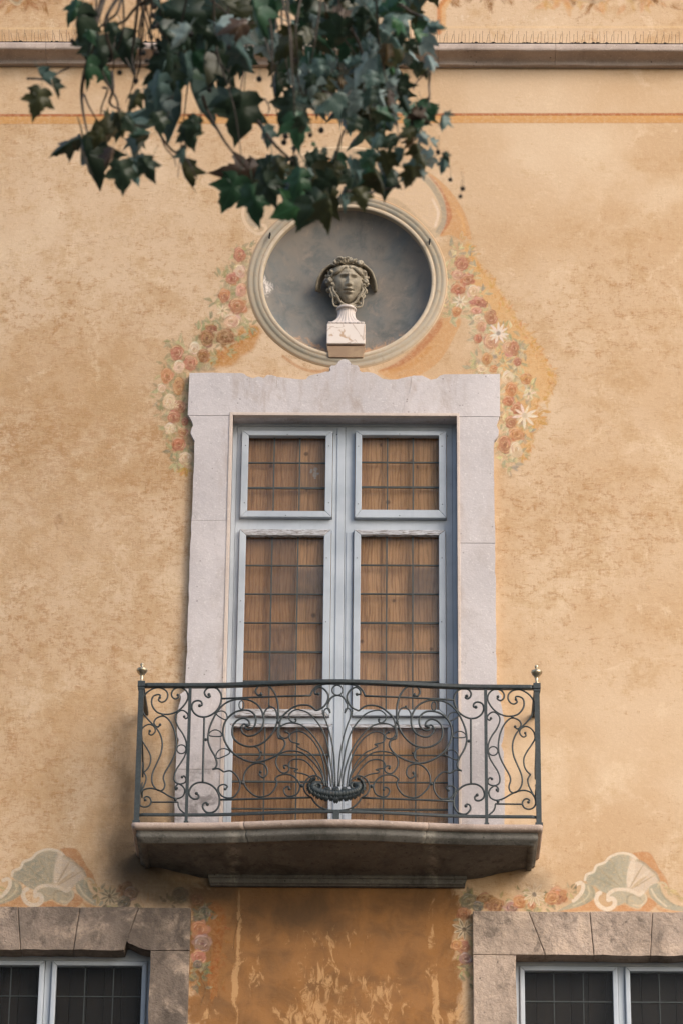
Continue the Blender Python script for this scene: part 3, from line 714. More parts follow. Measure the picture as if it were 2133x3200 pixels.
# garland on the left
cv = Canvas(460, 730, 880, 1500)
LL = lambda x, y: cL([(x, y)])[0]
kL = 400/1307
cv.fill(cL([(930,880),(1060,830),(1160,880),(1130,980),(1070,1090),(950,1160),(880,1240),(760,1265),(640,1250),(620,1170),(700,1100),(820,1080),(920,1000)]), (176,118,52), .8, 14)
for k in range(90):
    t = random.random(); x, y = 640+t*460+random.uniform(-50, 50), 1210-t*300+random.uniform(-60, 60); p = LL(x, y)
    leaf(cv, p[0], p[1], random.uniform(10, 22), random.uniform(-2.6, .6), jit((172,112,48), 14), .5)
cv.fill(cL([(500,1240),(600,1230),(700,1290),(600,1310),(430,1312)]), (134,122,104), .75, 8)
ROSL = [(945,115,62,85,'red'),(945,285,65,75,'rosecream'),(865,360,70,62,'red'),(960,480,58,75,'pink'),(790,535,64,78,'red'),(925,640,98,86,'red'),(865,795,98,78,'rosecream'),(655,870,68,44,'brown'),(610,970,78,92,'brown'),(800,960,102,88,'brown'),
 (485,1080,66,76,'cream'),(305,1120,76,82,'red'),(575,1150,62,76,'brown'),(440,1220,74,82,'red'),(325,1265,62,76,'cream'),(205,1350,66,82,'orange'),(325,1460,62,102,'orange'),(150,1480,46,52,'cream'),(235,1620,72,92,'cream'),(335,1670,62,76,'red'),
 (270,1780,72,66,'red'),(390,1820,38,48,'red'),(240,1890,62,62,'cream'),(365,1935,56,46,'red'),(325,2050,82,76,'red'),(395,2190,72,60,'cream')]
for x, y, rx, ry, t in ROSL:
    p = LL(x, y); leaves(cv, p[0], p[1], 12, rx*kL*1.05, 25, a=.6)
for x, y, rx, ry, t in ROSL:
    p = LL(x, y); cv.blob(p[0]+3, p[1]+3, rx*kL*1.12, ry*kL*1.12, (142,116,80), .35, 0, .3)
for x, y, n in ((1040,60,5),(990,820,8),(1050,840,6),(640,800,7),(720,800,6),(540,900,7),(930,930,7),(260,1010,4),(330,1010,4),(720,1160,6),(640,1190,5),(810,1100,4),(180,1220,4),(110,1590,6),(150,1730,6),(270,2120,6),(300,2230,9),(410,2080,5),(750,360,4),(690,590,4)):
    p = LL(x, y); leaves(cv, p[0], p[1], n, 10, 24)
for x, y, rx, ry, t in ROSL:
    p = LL(x, y); rose(cv, p[0], p[1], rx*kL, ry*kL, t, .93)
daisy(cv, *LL(770,690), 21, (226,206,174), 8, (140,128,98))
for x, y, r in ((215,1640,14),(290,1650,13),(235,1900,15)): daisy(cv, *LL(x, y), r, (226,204,172), 7, (196,170,130))
for k in range(9):
    p = LL(380, 2290); leaf(cv, p[0], p[1], 30, 1.57+random.uniform(-1.2, 1.2), jit((188,140,72), 10), .7)
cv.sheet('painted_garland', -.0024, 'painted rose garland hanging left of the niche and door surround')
# garland on the right
cv = Canvas(1370, 720, 1800, 1510)
RR = lambda x, y: cR([(x, y)])[0]
kR = 400/1207
edge = [(300,160),(350,260),(410,370),(480,470),(560,570),(640,690),(700,780),(760,890),(830,970),(900,1060),(960,1160),(1020,1230),(1080,1370),(1140,1440),(1100,1560),(1060,1650),(960,1700),(960,1790),(1000,1880),(930,1960),(900,2080),(860,2200),(800,2200),(700,1900),(640,1500),(560,1200),(450,900),(330,600),(250,300)]
cv.fill(cR(edge), (208,158,94), .62, 12)
for i in range(23):
    for k in range(9):
        a, b = edge[i], edge[i+1]; t = random.random()
        p = RR(a[0]+(b[0]-a[0])*t+random.uniform(-70, 12), a[1]+(b[1]-a[1])*t+random.uniform(-30, 30))
        leaf(cv, p[0], p[1], random.uniform(12, 24), random.uniform(-1.6, 1.6), jit((202,148,82), 12), .5)
for x, y in ((960,1800),(1010,1760),(970,1880),(990,1860)):
    p = RR(x, y)
    for k in range(3): leaf(cv, p[0], p[1], 26, random.uniform(-.9, .9), (198,150,86), .6)
ROSR = [(245,370,72,78,'red'),(205,480,62,52,'pink'),(300,525,72,52,'red'),(215,610,78,58,'red'),(355,635,62,66,'cream'),(405,740,88,52,'red'),(380,815,64,42,'pink'),(195,825,50,48,'orange'),(400,890,55,40,'cream'),(520,880,62,78,'red'),(430,965,48,62,'pink'),
 (400,1080,42,48,'red'),(520,1110,72,78,'pink'),(690,1170,62,84,'pink'),(740,1170,44,82,'red'),(480,1275,52,62,'orange'),(770,1300,42,48,'red'),(545,1365,44,36,'orange'),(430,1365,50,40,'cream'),(680,1450,62,78,'cream'),(850,1460,58,58,'orange'),(715,1560,62,72,'orange'),
 (685,1670,62,52,'red'),(870,1610,46,62,'cream'),(770,1740,62,56,'red'),(710,1870,62,62,'red'),(760,1980,84,62,'orange'),(650,2080,72,92,'red'),(755,2130,62,82,'cream')]
for x, y, rx, ry, t in ROSR:
    p = RR(x, y); leaves(cv, p[0], p[1], 11, rx*kR*1.05, 24, ((184,174,140),(200,190,156),(156,154,126)), .6)
for x, y, n in ((120,220,6),(130,330,6),(120,420,6),(120,540,5),(110,620,6),(130,700,6),(110,790,6),(130,880,5),(200,240,6),(300,250,5),(340,320,4),(450,660,6),(340,920,5),(640,990,6),(700,1010,5),(780,1130,6),(820,1200,6),(400,1270,5),(600,1260,8),(640,1330,7),(350,1370,6),(740,1400,5),(900,1530,6),(650,1760,6),(620,1870,6),(800,1930,6),(860,1960,6),(600,2150,6),(660,2200,8),(720,2260,8),(690,2310,6),(810,2180,5)):
    p = RR(x, y); leaves(cv, p[0], p[1], n, 10, 22, ((186,176,134),(212,200,160),(158,156,124),(150,148,132)))
for x, y, rx, ry, t in ROSR:
    p = RR(x, y); rose(cv, p[0], p[1], rx*kR, ry*kR, t, .9)
daisy(cv, *RR(230,735), 24, (226,208,186), 8, (160,146,128)); daisy(cv, *RR(590,1030), 34, (230,216,202), 11, (150,140,130)); daisy(cv, *RR(835,1805), 40, (230,214,194), 9, (196,180,158)); daisy(cv, *RR(880,1600), 22, (226,206,180), 6)
cv.sheet('painted_garland', -.0024, 'painted rose garland hanging right of the niche and door surround')
# shells over the lower windows
def shell(cr, x0, y0, x1, y1, label, dim):
    cv = Canvas(x0, y0, x1, y1); k = dim
    D = lambda c: tuple(int(q*k) for q in c)
    Q = lambda *p: cr(p)
    cv.fill(Q((1210,245),(1260,228),(1330,235),(1370,290),(1400,350),(1440,400),(1460,450),(1474,495),(1440,470),(1400,440),(1330,350),(1250,285)), D((188,134,92)), .9, 3)
    cv.fill(Q((700,648),(800,600),(900,560),(950,545),(975,600),(1010,640),(900,642)), D((192,140,98)), .85, 4)
    cv.fill(Q((1075,640),(1110,610),(1160,600),(1200,620),(1260,632),(1300,580),(1315,545),(1380,590),(1340,640),(1280,648)), D((188,132,90)), .85, 4)
    cv.fill(Q((1370,600),(1440,630),(1580,652),(1420,650)), D((192,140,98)), .7, 4)
    body = ((885,420),(905,388),(942,372),(965,330),(1020,310),(1060,270),(1130,243),(1200,258),(1245,290),(1290,312),(1330,350),(1372,384),(1395,432),(1330,480),(1290,520),(1250,560),(1180,570),(1060,530),(985,500),(950,470),(905,455))
    cv.fill(Q(*body), D((168,164,146)), .95, 3)
    cv.fill(Q((1200,258),(1245,290),(1330,350),(1395,432),(1330,480),(1260,545),(1180,500),(1170,470)), D((210,190,170)), .85, 10)
    cv.fill(Q((960,345),(1020,312),(1100,300),(1060,470),(960,470),(900,440)), D((146,146,130)), .6, 16)
    for a, b, wv, c in ((1060,275,5,(150,146,124)),(965,335,5,(146,140,118)),(910,392,4,(146,140,118)),(1130,250,4,(166,158,134)),(1222,272,22,(218,202,182)),(1290,315,5,(166,148,124)),(1335,355,13,(214,198,178)),(1375,388,4,(160,144,122)),(1310,400,9,(184,162,134))):
        cv.stroke(Q((1175+(a-1175)*.18, 500-(500-b)*.12), (1170+(a-1170)*.6, 495-(495-b)*.55), (a, b)), wv, D(c), .8, 3, True, True)
    cv.stroke(Q((880,425),(892,388),(940,368),(962,325),(1018,303),(1056,264),(1130,238),(1205,250),(1245,282)), 8, D((222,208,188)), .9, 3)
    cv.stroke(Q((1245,285),(1295,308),(1335,345),(1378,380),(1400,430)), 6, D((160,152,134)), .8, 3)
    cv.fill(Q((1050,520),(1110,500),(1180,500),(1260,520),(1310,530),(1310,580),(1260,620),(1200,610),(1160,585),(1110,605),(1080,570)), D((176,168,148)), .95, 3)
    cv.stroke(Q((1175,590),(1180,540),(1230,530),(1270,560)), 6, D((150,144,124)), .7, 3); cv.stroke(Q((1290,520),(1310,560),(1270,605),(1220,600)), 6, D((212,194,166)), .8, 3)
    cv.stroke(Q((985,518),(965,530),(960,570),(985,610),(1030,630),(1075,615),(1090,580),(1070,555),(1045,565)), 14, D((222,206,186)), .95, 3)
    cv.stroke(Q((1040,560),(1045,525),(1090,495),(1150,492),(1210,505),(1260,530),(1285,510)), 11, D((220,204,184)), .95, 3)
    cv.fill(Q((880,450),(940,480),(950,540),(910,580),(830,615),(720,640),(690,640),(780,590),(840,545),(875,500)), D((160,157,138)), .95, 3)
    cv.stroke(Q((820,455),(850,445),(868,465),(860,505),(830,545),(800,570)), 12, D((222,206,186)), .95, 3)
    cv.stroke(Q((900,470),(910,520),(870,570),(800,605)), 5, D((202,190,162)), .7, 3); cv.stroke(Q((930,480),(938,540),(890,585)), 5, D((140,138,118)), .7, 3)
    cv.fill(Q((1330,480),(1390,450),(1420,520),(1470,580),(1580,620),(1580,645),(1460,630),(1390,590),(1340,540)), D((162,159,142)), .95, 3)
    cv.stroke(Q((1395,470),(1410,445),(1440,452),(1455,475)), 8, D((196,180,150)), .9, 3); cv.stroke(Q((1345,490),(1380,550),(1450,610)), 6, D((216,200,174)), .8, 3); cv.stroke(Q((1400,470),(1430,540),(1500,600)), 6, D((140,140,122)), .7, 3)
    for i in range(9):
        p = cr([(1430+i*14, 480+i*9)])[0]; leaf(cv, p[0], p[1], 24, random.uniform(-.2, .9), jit(D((190,164,116)), 10), .7)
        p = cr([(835-i*16, 520+i*10)])[0]; leaf(cv, p[0], p[1], 24, random.uniform(2.4, 3.6), jit(D((190,178,136)), 10), .7)
    return cv
cv = shell(cRW, 1690, 2640, 2240, 2860, None, 1.0); cv.sheet('painted_shell', -.0014, 'painted scallop shell above the right lower window')
cLW2 = lambda pts: cLW([(x-795, y-27) for x, y in pts])
cv = shell(cLW2, -130, 2630, 340, 2846, None, .90); cv.sheet('painted_shell', -.0014, 'painted scallop shell above the left lower window')
# flower strips around the lower windows
cv = Canvas(1380, 2740, 1800, 3110); q = lambda x, y: cRW([(x, y)])[0]
for x, y, n in ((60,560,8),(200,620,8),(300,580,6),(430,520,5),(520,600,10),(600,610,9),(640,560,6),(780,500,7),(30,700,7),(60,830,7),(20,930,8),(70,1000,8),(40,1050,8),(60,1140,6),(440,640,5)):
    p = q(x, y); leaves(cv, p[0], p[1], n, 13, 24, ((140,136,100),(176,166,124),(108,110,86)), .8)
for x, y, r, t in ((65,575,30,'dull'),(185,565,28,'brown'),(255,600,28,'brown'),(130,610,20,'bluegrey'),(365,615,25,'lilac'),(425,575,25,'orange'),(690,535,32,'red'),(650,550,24,'orange'),(510,605,14,'red'),(30,665,24,'brown'),(25,890,26,'red'),(-20,880,20,'orange'),(45,975,22,'lilac'),(1560,520,18,'red')):
    p = q(x, y); rose(cv, p[0], p[1], r, r*.9, t, .9)
daisy(cv, *q(525,528), 36, (220,200,176), 9, (108,104,100), .95, (196,172,142)); daisy(cv, *q(35,772), 36, (204,186,160), 9, (70,68,66), .95, (120,110,92))
cv.sheet('painted_flower_strip', -.0026, 'painted flowers along the top corner of the right lower window')
cv = Canvas(290, 2700, 760, 3140); q = lambda x, y: cLW([(x, y)])[0]; q8 = lambda x, y: c8([(x, y)])[0]
cv.fill(c8([(320,370),(365,385),(378,440),(362,520),(352,600),(345,680),(325,690),(318,620),(330,520)]), (142,84,42), .7, 10)
for k in range(26):
    p = q8(random.uniform(325, 375), random.uniform(380, 690)); leaf(cv, p[0], p[1], 26, random.uniform(.2, 2.4), jit((146,86,42), 8), .6)
for k in range(8):
    p = q8(330+random.uniform(-10, 14), 640+k*8); leaf(cv, p[0], p[1], 30, random.uniform(.8, 2.2), (150,92,48), .75)
for x, y, n in ((700,520,6),(760,580,10),(860,580,12),(930,580,8),(1180,590,8),(1400,600,9),(1440,640,7),(1380,700,7),(1460,720,6),(1380,800,6),(1370,930,7),(1400,1020,9),(1400,1080,10),(1390,1130,8),(1420,1180,5)):
    p = q(x, y); leaves(cv, p[0], p[1], n, 14, 24, ((110,110,88),(140,136,104),(84,88,76)), .8)
for x, y, r, t in ((890,500,30,'brown'),(920,520,26,'lilac'),(1260,530,28,'bluegrey'),(1380,560,26,'brown'),(1430,650,22,'bluegrey'),(1400,700,22,'dull'),(1400,770,30,'red'),(1415,870,32,'lilac'),(1395,965,26,'red'),(1385,1015,16,'bluegrey'),(870,580,22,'bluegrey')):
    p = q(x, y); rose(cv, p[0], p[1], r, r*.9, t, .9)
daisy(cv, *q(770,540), 32, (170,158,132), 10, (66,66,62), .9, (110,104,88))
for pts in ([(1415,1130),(1440,1190),(1420,1260),(1405,1320),(1415,1420)],):
    cv.stroke(cLW(pts), 2.2, (70,58,44), .85, 1.6)
cv.stroke(c8([(520,320),(500,360),(470,385),(432,415),(412,470),(402,540)]), 2.0, (76,52,30), .8, 1.6)
cv.sheet('painted_flower_strip', -.0026, 'painted flowers hanging beside the left lower window in shade')

# ------------------------------------------------------------------ round niche with moulded rim
def radial(name, prof, mat, parent, cols=None, n=128, smooth=True):
    """profile of (radius, y, colour) turned about the niche axis"""
    v, f, c = [], [], []
    for r, y, col in prof:
        for i in range(n):
            a = 2*math.pi*i/n; v.append((NC[0]+r*math.cos(a), y, NC[2]+r*math.sin(a))); c.append(col if not callable(col) else col(a))
    for j in range(len(prof)-1):
        for i in range(n): f.append((j*n+i, j*n+(i+1)%n, (j+1)*n+(i+1)%n, (j+1)*n+i))
    o = mesh_obj(name, v, f, mat, parent, smooth); set_attr(o, 'paint', np.array(c)); return o
def dishcol(r):
    def fn(a):
        # flaked pale patch on the left edge, warm wash towards the lower rim
        k = max(0, 1-abs((a-math.pi*1.02)/.42)); edge_ = min(1, max(0, (r-.44)/.08)); al = .55*k*edge_
        low = max(0, math.sin(-a))*min(1, max(0, (r-.30)/.24))
        if al > .25: return (*lin(206,198,192), al)
        return (*lin(170,138,110), .75*low**1.6)
    return fn
prof = []
for k in range(26):
    t = k/25; r = .556*(1-t); prof.append((max(r, .002), .03+.125*math.sqrt(max(0, 1-(r/.556)**2))**1.0, dishcol(r)))
radial('niche_bowl', prof, NICHE, WALL, n=160)['label'] = 'slate blue painted hollow of the round niche'
A_, B_, C_, D_ = (164,150,130), (130,126,114), (190,174,152), (140,134,120)
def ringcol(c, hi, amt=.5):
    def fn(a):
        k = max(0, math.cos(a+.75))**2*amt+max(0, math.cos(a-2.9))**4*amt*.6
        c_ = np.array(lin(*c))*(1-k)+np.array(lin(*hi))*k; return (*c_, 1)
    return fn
rp = [(.556, .06, A_), (.557, -.004, A_), (.562, -.013, C_), (.572, -.017, C_), (.582, -.012, C_), (.586, -.006, (126,106,84)), (.592, -.013, B_), (.604, -.019, D_), (.616, -.014, D_), (.620, -.008, (128,116,96)), (.628, -.012, B_), (.640, -.014, A_), (.650, -.010, A_), (.654, -.005, (150,118,86)), (.660, -.004, (190,158,122)), (.664, .004, (190,158,122))]
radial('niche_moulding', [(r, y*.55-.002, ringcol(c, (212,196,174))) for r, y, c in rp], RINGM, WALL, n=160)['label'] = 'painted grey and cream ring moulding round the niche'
for px, py, lb in ((844, 738, 'small black iron hook on the upper left of the niche ring'), (1341, 757, 'small black iron hook on the upper right of the niche ring')):
    p = P(px, py, -.02); G = Geo(); G.tube([(p[0], .0, p[2]+.012), (p[0], -.035, p[2]+.016), (p[0], -.045, p[2]+.005), (p[0]-.004, -.042, p[2]-.03)], .006)
    hk = G.build('wall_hook', HOOKM); tag(hk, lb, 'hook', 'hooks on the niche ring')

# ------------------------------------------------------------------ cornice with bird spikes
zc_t = P(1066, 131)[2]; 
def zc(py): return P(1066, py)[2]
cor = empty('string_course', (0, 0, zc(170)), 'weathered grey stone cornice running across the wall under the bird spikes', 'cornice')
h1 = zc(212)
# profile (y, z): bottom fillet, cove, nosing, sloping top
PR = [(.02, 0), (-.034, 0), (-.040, .004), (-.042, .018), (-.046, .026), (-.056, .033), (-.075, .040), (-.100, .046), (-.120, .050), (-.134, .053), (-.141, .058), (-.144, .068), (-.143, .092), (-.140, .104), (-.132, .112), (-.02, .132), (.02, .132)]
cuts = [-9, -7.4, -5.6, -4.0, -2.05, -1.62, -.35, .62, 1.42, 2.5, 4.2, 6.1, 7.8, 9]
for a, b in zip(cuts[:-1], cuts[1:]):
    n = 2 if abs(a) > 4 else max(2, int((b-a)/.06)); v, f = [], []
    for i in range(n+1):
        x = a+.0012+(b-a-.0024)*i/n
        for k, (y, z) in enumerate(PR):
            wob = .0030*math.sin(x*7.3+k*.2)+.0014*math.sin(x*23+k*.3)+random.uniform(-.0004, .0004)
            v.append((x, y+(wob if 1 < k < 14 else 0), h1+z+(wob if 2 < k < 14 else 0)))
    m_ = len(PR)
    for i in range(n):
        for k in range(m_-1): f.append((i*m_+k, i*m_+k+1, (i+1)*m_+k+1, (i+1)*m_+k))
    f.append(tuple(range(m_))); f.append(tuple(n*m_+k for k in range(m_))[::-1])
    mesh_obj('cornice_block', v, f, CORN, cor)
SPZ = h1+.116
sp = empty('bird_spike_strip', (0, -.10, SPZ), 'strip of thin wire bird spikes standing on top of the cornice', 'bird spikes')
box('strip_base', -2.6, 2.6, -.132, -.110, SPZ-.004, SPZ+.004, DEBRIS, sp)
gl = Geo(); gl.tube([(0,0,0), (0,0,.108)], .0016, 4); lm = bpy.data.meshes.new('spike'); lm.from_pydata([tuple(map(float, q)) for q in gl.v], [], gl.f); lm.materials.append(SPIKE)
gs = Geo(); gs.tube([(0,0,0), (0,-.02,.07)], .0016, 4); smh = bpy.data.meshes.new('spike'); smh.from_pydata([tuple(map(float, q)) for q in gs.v], [], gs.f); smh.materials.append(SPIKE)
x = -2.45; i = 0
while x < 2.45:
    lean = random.uniform(-.05, .05) + (-.0 if x > 0 else -.03)
    data_copy('spike', lm, Matrix.Translation((x, -.12, SPZ)) @ Matrix.Rotation(lean, 4, 'Y'), sp)
    data_copy('spike', smh, Matrix.Translation((x+.024, -.122, SPZ)) @ Matrix.Rotation(random.uniform(.02, .3)*(1 if x > 0 else -1), 4, 'Y'), sp)
    x += .0492+random.uniform(-.003, .003)
G = Geo()
for k in range(330):
    xx = random.choice([random.uniform(-2.5, -1.1), random.gauss(1.35, .35), random.uniform(-2.5, 2.5)])
    G.ball((xx, -.125+random.uniform(-.008, .03), SPZ+.006), random.uniform(.004, .011), 5, (1.6, 1, random.uniform(.5, 1.1)))
lit = G.build('leaf_litter', DEBRIS); tag(lit, 'dark leaf litter caught along the foot of the bird spikes', 'litter', None, 'stuff')

# ------------------------------------------------------------------ stone surround of the balcony door
Y0, Y1 = -.045, .125
ds = empty('door_surround', (0, 0, 9.2), 'pale limestone surround with scalloped top edge round the balcony door', 'door surround')
def clipx(pts, x, keep_left):
    out = []; n = len(pts)
    for i in range(n):
        a, b = pts[i], pts[(i+1) % n]; ia = (a[0] <= x) == keep_left; ib = (b[0] <= x) == keep_left
        if ia: out.append(a)
        if ia != ib:
            t = (x-a[0])/(b[0]-a[0]); out.append((x, a[1]+(b[1]-a[1])*t))
    return out
top = [(48,66),(110,65),(235,66),(280,66),(296,70),(306,80),(335,90),(360,82),(385,89),(398,76),(420,75),(450,84),(500,90),(560,97),(576,96),(584,82),(596,76),(640,68),(664,59),(680,62)]
orn = [(688,52),(681,42),(690,32),(706,33),(714,28),(722,14),(736,4),(750,2),(765,6),(774,16),(780,28),(792,31),(806,31),(816,42),(812,52),(826,64)]
top2 = [(850,60),(880,66),(905,80),(918,92),(950,98),(985,95),(1030,84),(1060,78),(1100,78),(1125,90),(1140,97),(1165,92),(1180,78),(1200,72),(1300,71),(1452,70)]
def jag(p, k=.0035):  # small chips along stone edges
    o = []
    for (x, z), (x2, z2) in zip(p, p[1:]):
        n = max(1, int(math.hypot(x2-x, z2-z)/.05))
        for i in range(n): o.append((x+(x2-x)*i/n+(random.uniform(-k, k) if i else 0), z+(z2-z)*i/n+(random.uniform(-k, k) if i else 0)))
    return o+[p[-1]]
ogee = XZ(c5(top+orn+top2), Y0)
botR = P(*c5([(1450,263)])[0], Y0); botL = P(*c5([(40,258)])[0], Y0)
ZL = .5*(botR[2]+botL[2])
ix0 = P(*c5([(243,262)])[0], Y0)[0]; ix1 = P(*c5([(1257,266)])[0], Y0)[0]; zi = P(*c5([(750,260)])[0], Y0)[2]
lint = jag(ogee, .002)+[(botR[0]+.004, ZL), (ix1+.0, ZL), (ix1, zi), (ix0, zi), (ix0, ZL), (botL[0], ZL)]
j1 = P(*c5([(470,200)])[0], Y0)[0]; j2 = P(*c5([(1025,200)])[0], Y0)[0]
J1 = XZ(c5([(441,82),(443,128),(468,150),(482,170),(489,215),(486,252)]), Y0); J2 = XZ(c5([(1052,80),(1048,128),(1040,160),(1022,182),(1019,215),(1002,252)]), Y0)
gtop = jag(ogee, .002); e_ = .0006
TA = [q for q in gtop if q[0] < J1[0][0]-.004]; TB = [q for q in gtop if J1[0][0]+.004 < q[0] < J2[0][0]-.004]; TC = [q for q in gtop if q[0] > J2[0][0]+.004]
sh_ = lambda J, d: [(x+d, z) for x, z in J[:-1]]+[(J[-1][0]+d, zi)]
prism('lintel_stone', TA+sh_(J1, -e_)+[(ix0, zi), (ix0, ZL), (botL[0], ZL)], Y0, Y1, LIME, ds, .002)
prism('lintel_stone', sh_(J1, e_)[::-1]+TB+sh_(J2, -e_), Y0+.001, Y1, LIME, ds, .002)
prism('lintel_stone', sh_(J2, e_)[::-1]+TC+[(botR[0]+.004, ZL), (ix1, ZL), (ix1, zi)], Y0, Y1, LIME, ds, .002)
zj = lambda pts: [(p[0], p[2]) for p in U(*np.array(pts).T, Y0)]
Lout = XZ(c5([(42,264),(52,272),(60,285),(65,305),(55,322),(52,338),(62,358),(72,372),(68,500),(60,700),(50,900),(40,1200),(31,1470)])+c6([(449,215),(447,268),(425,284),(408,290),(420,312),(419,332),(408,350),(404,368),(396,400),(390,470),(387,560),(392,590),(405,612),(402,638),(388,655),(384,720),(379,820),(375,1000),(372,1160),(370,1250)]), Y0)
Rout = XZ(c5([(1450,264),(1440,285),(1436,305),(1447,325),(1446,345),(1436,362),(1426,370),(1425,500),(1428,700),(1433,1100),(1437,1470)])+c7([(1141,230),(1152,270),(1178,300),(1168,330),(1172,350),(1186,420),(1196,480),(1195,560),(1185,610),(1168,645),(1180,672),(1193,690),(1197,800),(1197,1000),(1196,1180),(1196,1250)]), Y0)
def jamb(out, xin, cutz, mirror):
    zb = 9.16
    out = [(x, z) for x, z in out if z > zb]+[(out[-1][0], zb)]
    out[0] = (out[0][0], ZL-.002)
    levels = [ZL-.002]+cutz+[zb]
    out = jag(out, .003)
    for a, b in zip(levels[:-1], levels[1:]):
        seg = [(np.interp(-a, [-q[1] for q in out], [q[0] for q in out]), a)]+[q for q in out if b < q[1] < a]+[(np.interp(-b, [-q[1] for q in out], [q[0] for q in out]), b)]
        pts = [(xin, a-.0008)]+[(seg[0][0], a-.0008)]+seg[1:-1]+[(seg[-1][0], b+.0008), (xin, b+.0008)]
        prism('jamb_stone', pts, Y0+random.uniform(-.0015, .0015), Y1, LIME, ds, .003)
jamb(Lout, ix0, [P(*c5([(130,735)])[0], Y0)[2], P(*c6([(500,815)])[0], Y0)[2]], False)
jamb(Rout, ix1, [P(*c5([(1340,838)])[0], Y0)[2]], True)
# raised bead round the opening
bw = .02
prism('bead_moulding', [(ix0-bw, 9.165), (ix0+.001, 9.165), (ix0+.001, zi+.001), (ix0-bw, zi+bw)], Y0-.005, Y0+.03, FILLET, ds, .003)
prism('bead_moulding', [(ix1-.001, 9.165), (ix1+bw*.8, 9.165), (ix1+bw*.8, zi+bw), (ix1-.001, zi+.001)], Y0-.005, Y0+.03, FILLET, ds, .003)
prism('bead_moulding', [(ix0-bw, zi+bw), (ix0+.001, zi-.001), (ix1-.001, zi-.001), (ix1+bw*.8, zi+bw)], Y0-.0052, Y0+.03, FILLET, ds, .003)
# ------------------------------------------------------------------ balcony door
YD = .075
door = empty('french_window', (0, YD, 9.2), 'tall blue grey double balcony door glazed in small panes over brown boards', 'door')
def rect(corners, y):
    q = U(*np.array(corners).T, y)
    return (.5*(q[0][0]+q[3][0]), .5*(q[1][0]+q[2][0]), .5*(q[2][2]+q[3][2]), .5*(q[0][2]+q[1][2]))   # x0 x1 z0 z1
ZB = 9.215
xsplit = P(*c5([(748,900)])[0], YD)[0]
ztop = P(*c5([(748,296)])[0], YD)[2]
def frame_boxes(G, x0, x1, z0, z1, g, y0, y1):
    a, b, c, d = g
    G.box(x0, a, y0, y1, z0, z1); G.box(b, x1, y0, y1, z0, z1); G.box(a, b, y0, y1, d, z1); G.box(a, b, y0, y1, z0, c)
def moulding(o, g, y0, y1, mats, parent, names=('sash_rail','sash_rail','sash_stile','sash_stile')):
    (x0, x1, z0, z1), (a, b, c, d) = o, g; e = .0006
    prism(names[0], [(x0+e, z1), (x1-e, z1), (b-e, d), (a+e, d)], y0, y1, mats[0], parent, .004)
    prism(names[1], [(a+e, c), (b-e, c), (x1-e, z0), (x0+e, z0)], y0, y1, mats[1], parent, .004)
    prism(names[2], [(x0, z0+e), (a, c+e), (a, d-e), (x0, z1-e)], y0, y1, mats[2], parent, .004)
    prism(names[3], [(b, c+e), (x1, z0+e), (x1, z1-e), (b, d-e)], y0, y1, mats[3], parent, .004)
def glaze(g, cols, zrows, parent, y, hazy=.22, bar=.0046, gm=GLASS, gd=GLASSD):
    a, b, c, d = g; xs_ = [a+(b-a)*i/cols for i in range(cols+1)]; zr = [d]+list(zrows)+[c]
    for i in range(cols):
        for j in range(len(zr)-1):
            x0, x1, z1, z0 = xs_[i]+.001, xs_[i+1]-.001, zr[j]-.001, zr[j+1]+.001
            t1, t2 = random.uniform(-.0012, .0012), random.uniform(-.0012, .0012)
            mesh_obj('pane', [(x0,y+t1,z0),(x1,y+t2,z0),(x1,y-t1,z1),(x0,y-t2,z1),(x0,y+t1+.003,z0),(x1,y+t2+.003,z0),(x1,y-t1+.003,z1),(x0,y-t2+.003,z1)],
                     [(0,1,2,3),(7,6,5,4),(0,4,5,1),(1,5,6,2),(2,6,7,3),(3,7,4,0)], (gd if random.random() < .55 else GLASSE if gd is GLASSD else gm) if random.random() < hazy*1.25 else gm, parent)
    for x in xs_[1:-1]: box('glazing_bar', x-bar, x+bar, y-.004, y+.006, c, d, LEAD, parent)
    for z in zr[1:-1]:
        th = bar*random.choice((.8, .9, 1.3)); box('glazing_bar', a, b, y-.0048, y+.0055, z-th, z+th, LEAD, parent)
fx0, fx1 = ix0+.002, ix1-.002
FWD = .026
G = Geo(); G.box(fx0, fx0+FWD, YD-.004, .12, ZB, ztop); G.box(fx1-FWD, fx1, YD-.004, .12, ZB, ztop); G.box(fx0+FWD, fx1-FWD, YD-.004, .12, ztop-.022, ztop+.05)
G.build('door_frame', WOODBLUE, door)
prism('soffit_board', [(ix0, zi+.03), (ix1, zi+.03), (ix1, ztop-.001), (ix0, ztop-.001)], .0765, .124, SOOT, door, 0) if zi > ztop+.05 else None
def leafdoor(side, xa, xb, secs, label):
    lf = Geo(); root = None
    zt = ztop-.024
    zcuts = [zt]+[s['cut'] for s in secs[:-1]]+[ZB]
    for s, z1, z0 in zip(secs, zcuts[:-1], zcuts[1:]):
        frame_boxes(lf, xa, xb, z0, z1, (s['o'][0]-.0035, s['o'][1]+.0035, s['o'][2]-.0035, s['o'][3]+.0035), YD, YD+.035)
    root = lf.build('door_leaf', WOODBLUE, door); root['label'] = label
    for s in secs:
        moulding(s['o'], s['g'], YD-s['h'], YD+.012, s['m'], root)
        a, b, c, d = s['g']
        glaze(s['g'], 3, s['rows'], root, YD+.006, s.get('hz', .2))
    return root
def ev(top, bot, n): return [top+(bot-top)*i/n for i in range(1, n)]
W4 = [WOODBLUE]*4; WW = [WORN, WOODBLUE, WOODBLUE, WOODBLUE]; WB = [WORN, WORN, WOODBLUE, WOODBLUE]
def mk(o, g, cut, n, h, m, hz): return dict(o=o, g=g, cut=cut, rows=ev(g[3], g[2], n) if n > 0 else [], h=h, m=m, hz=hz)
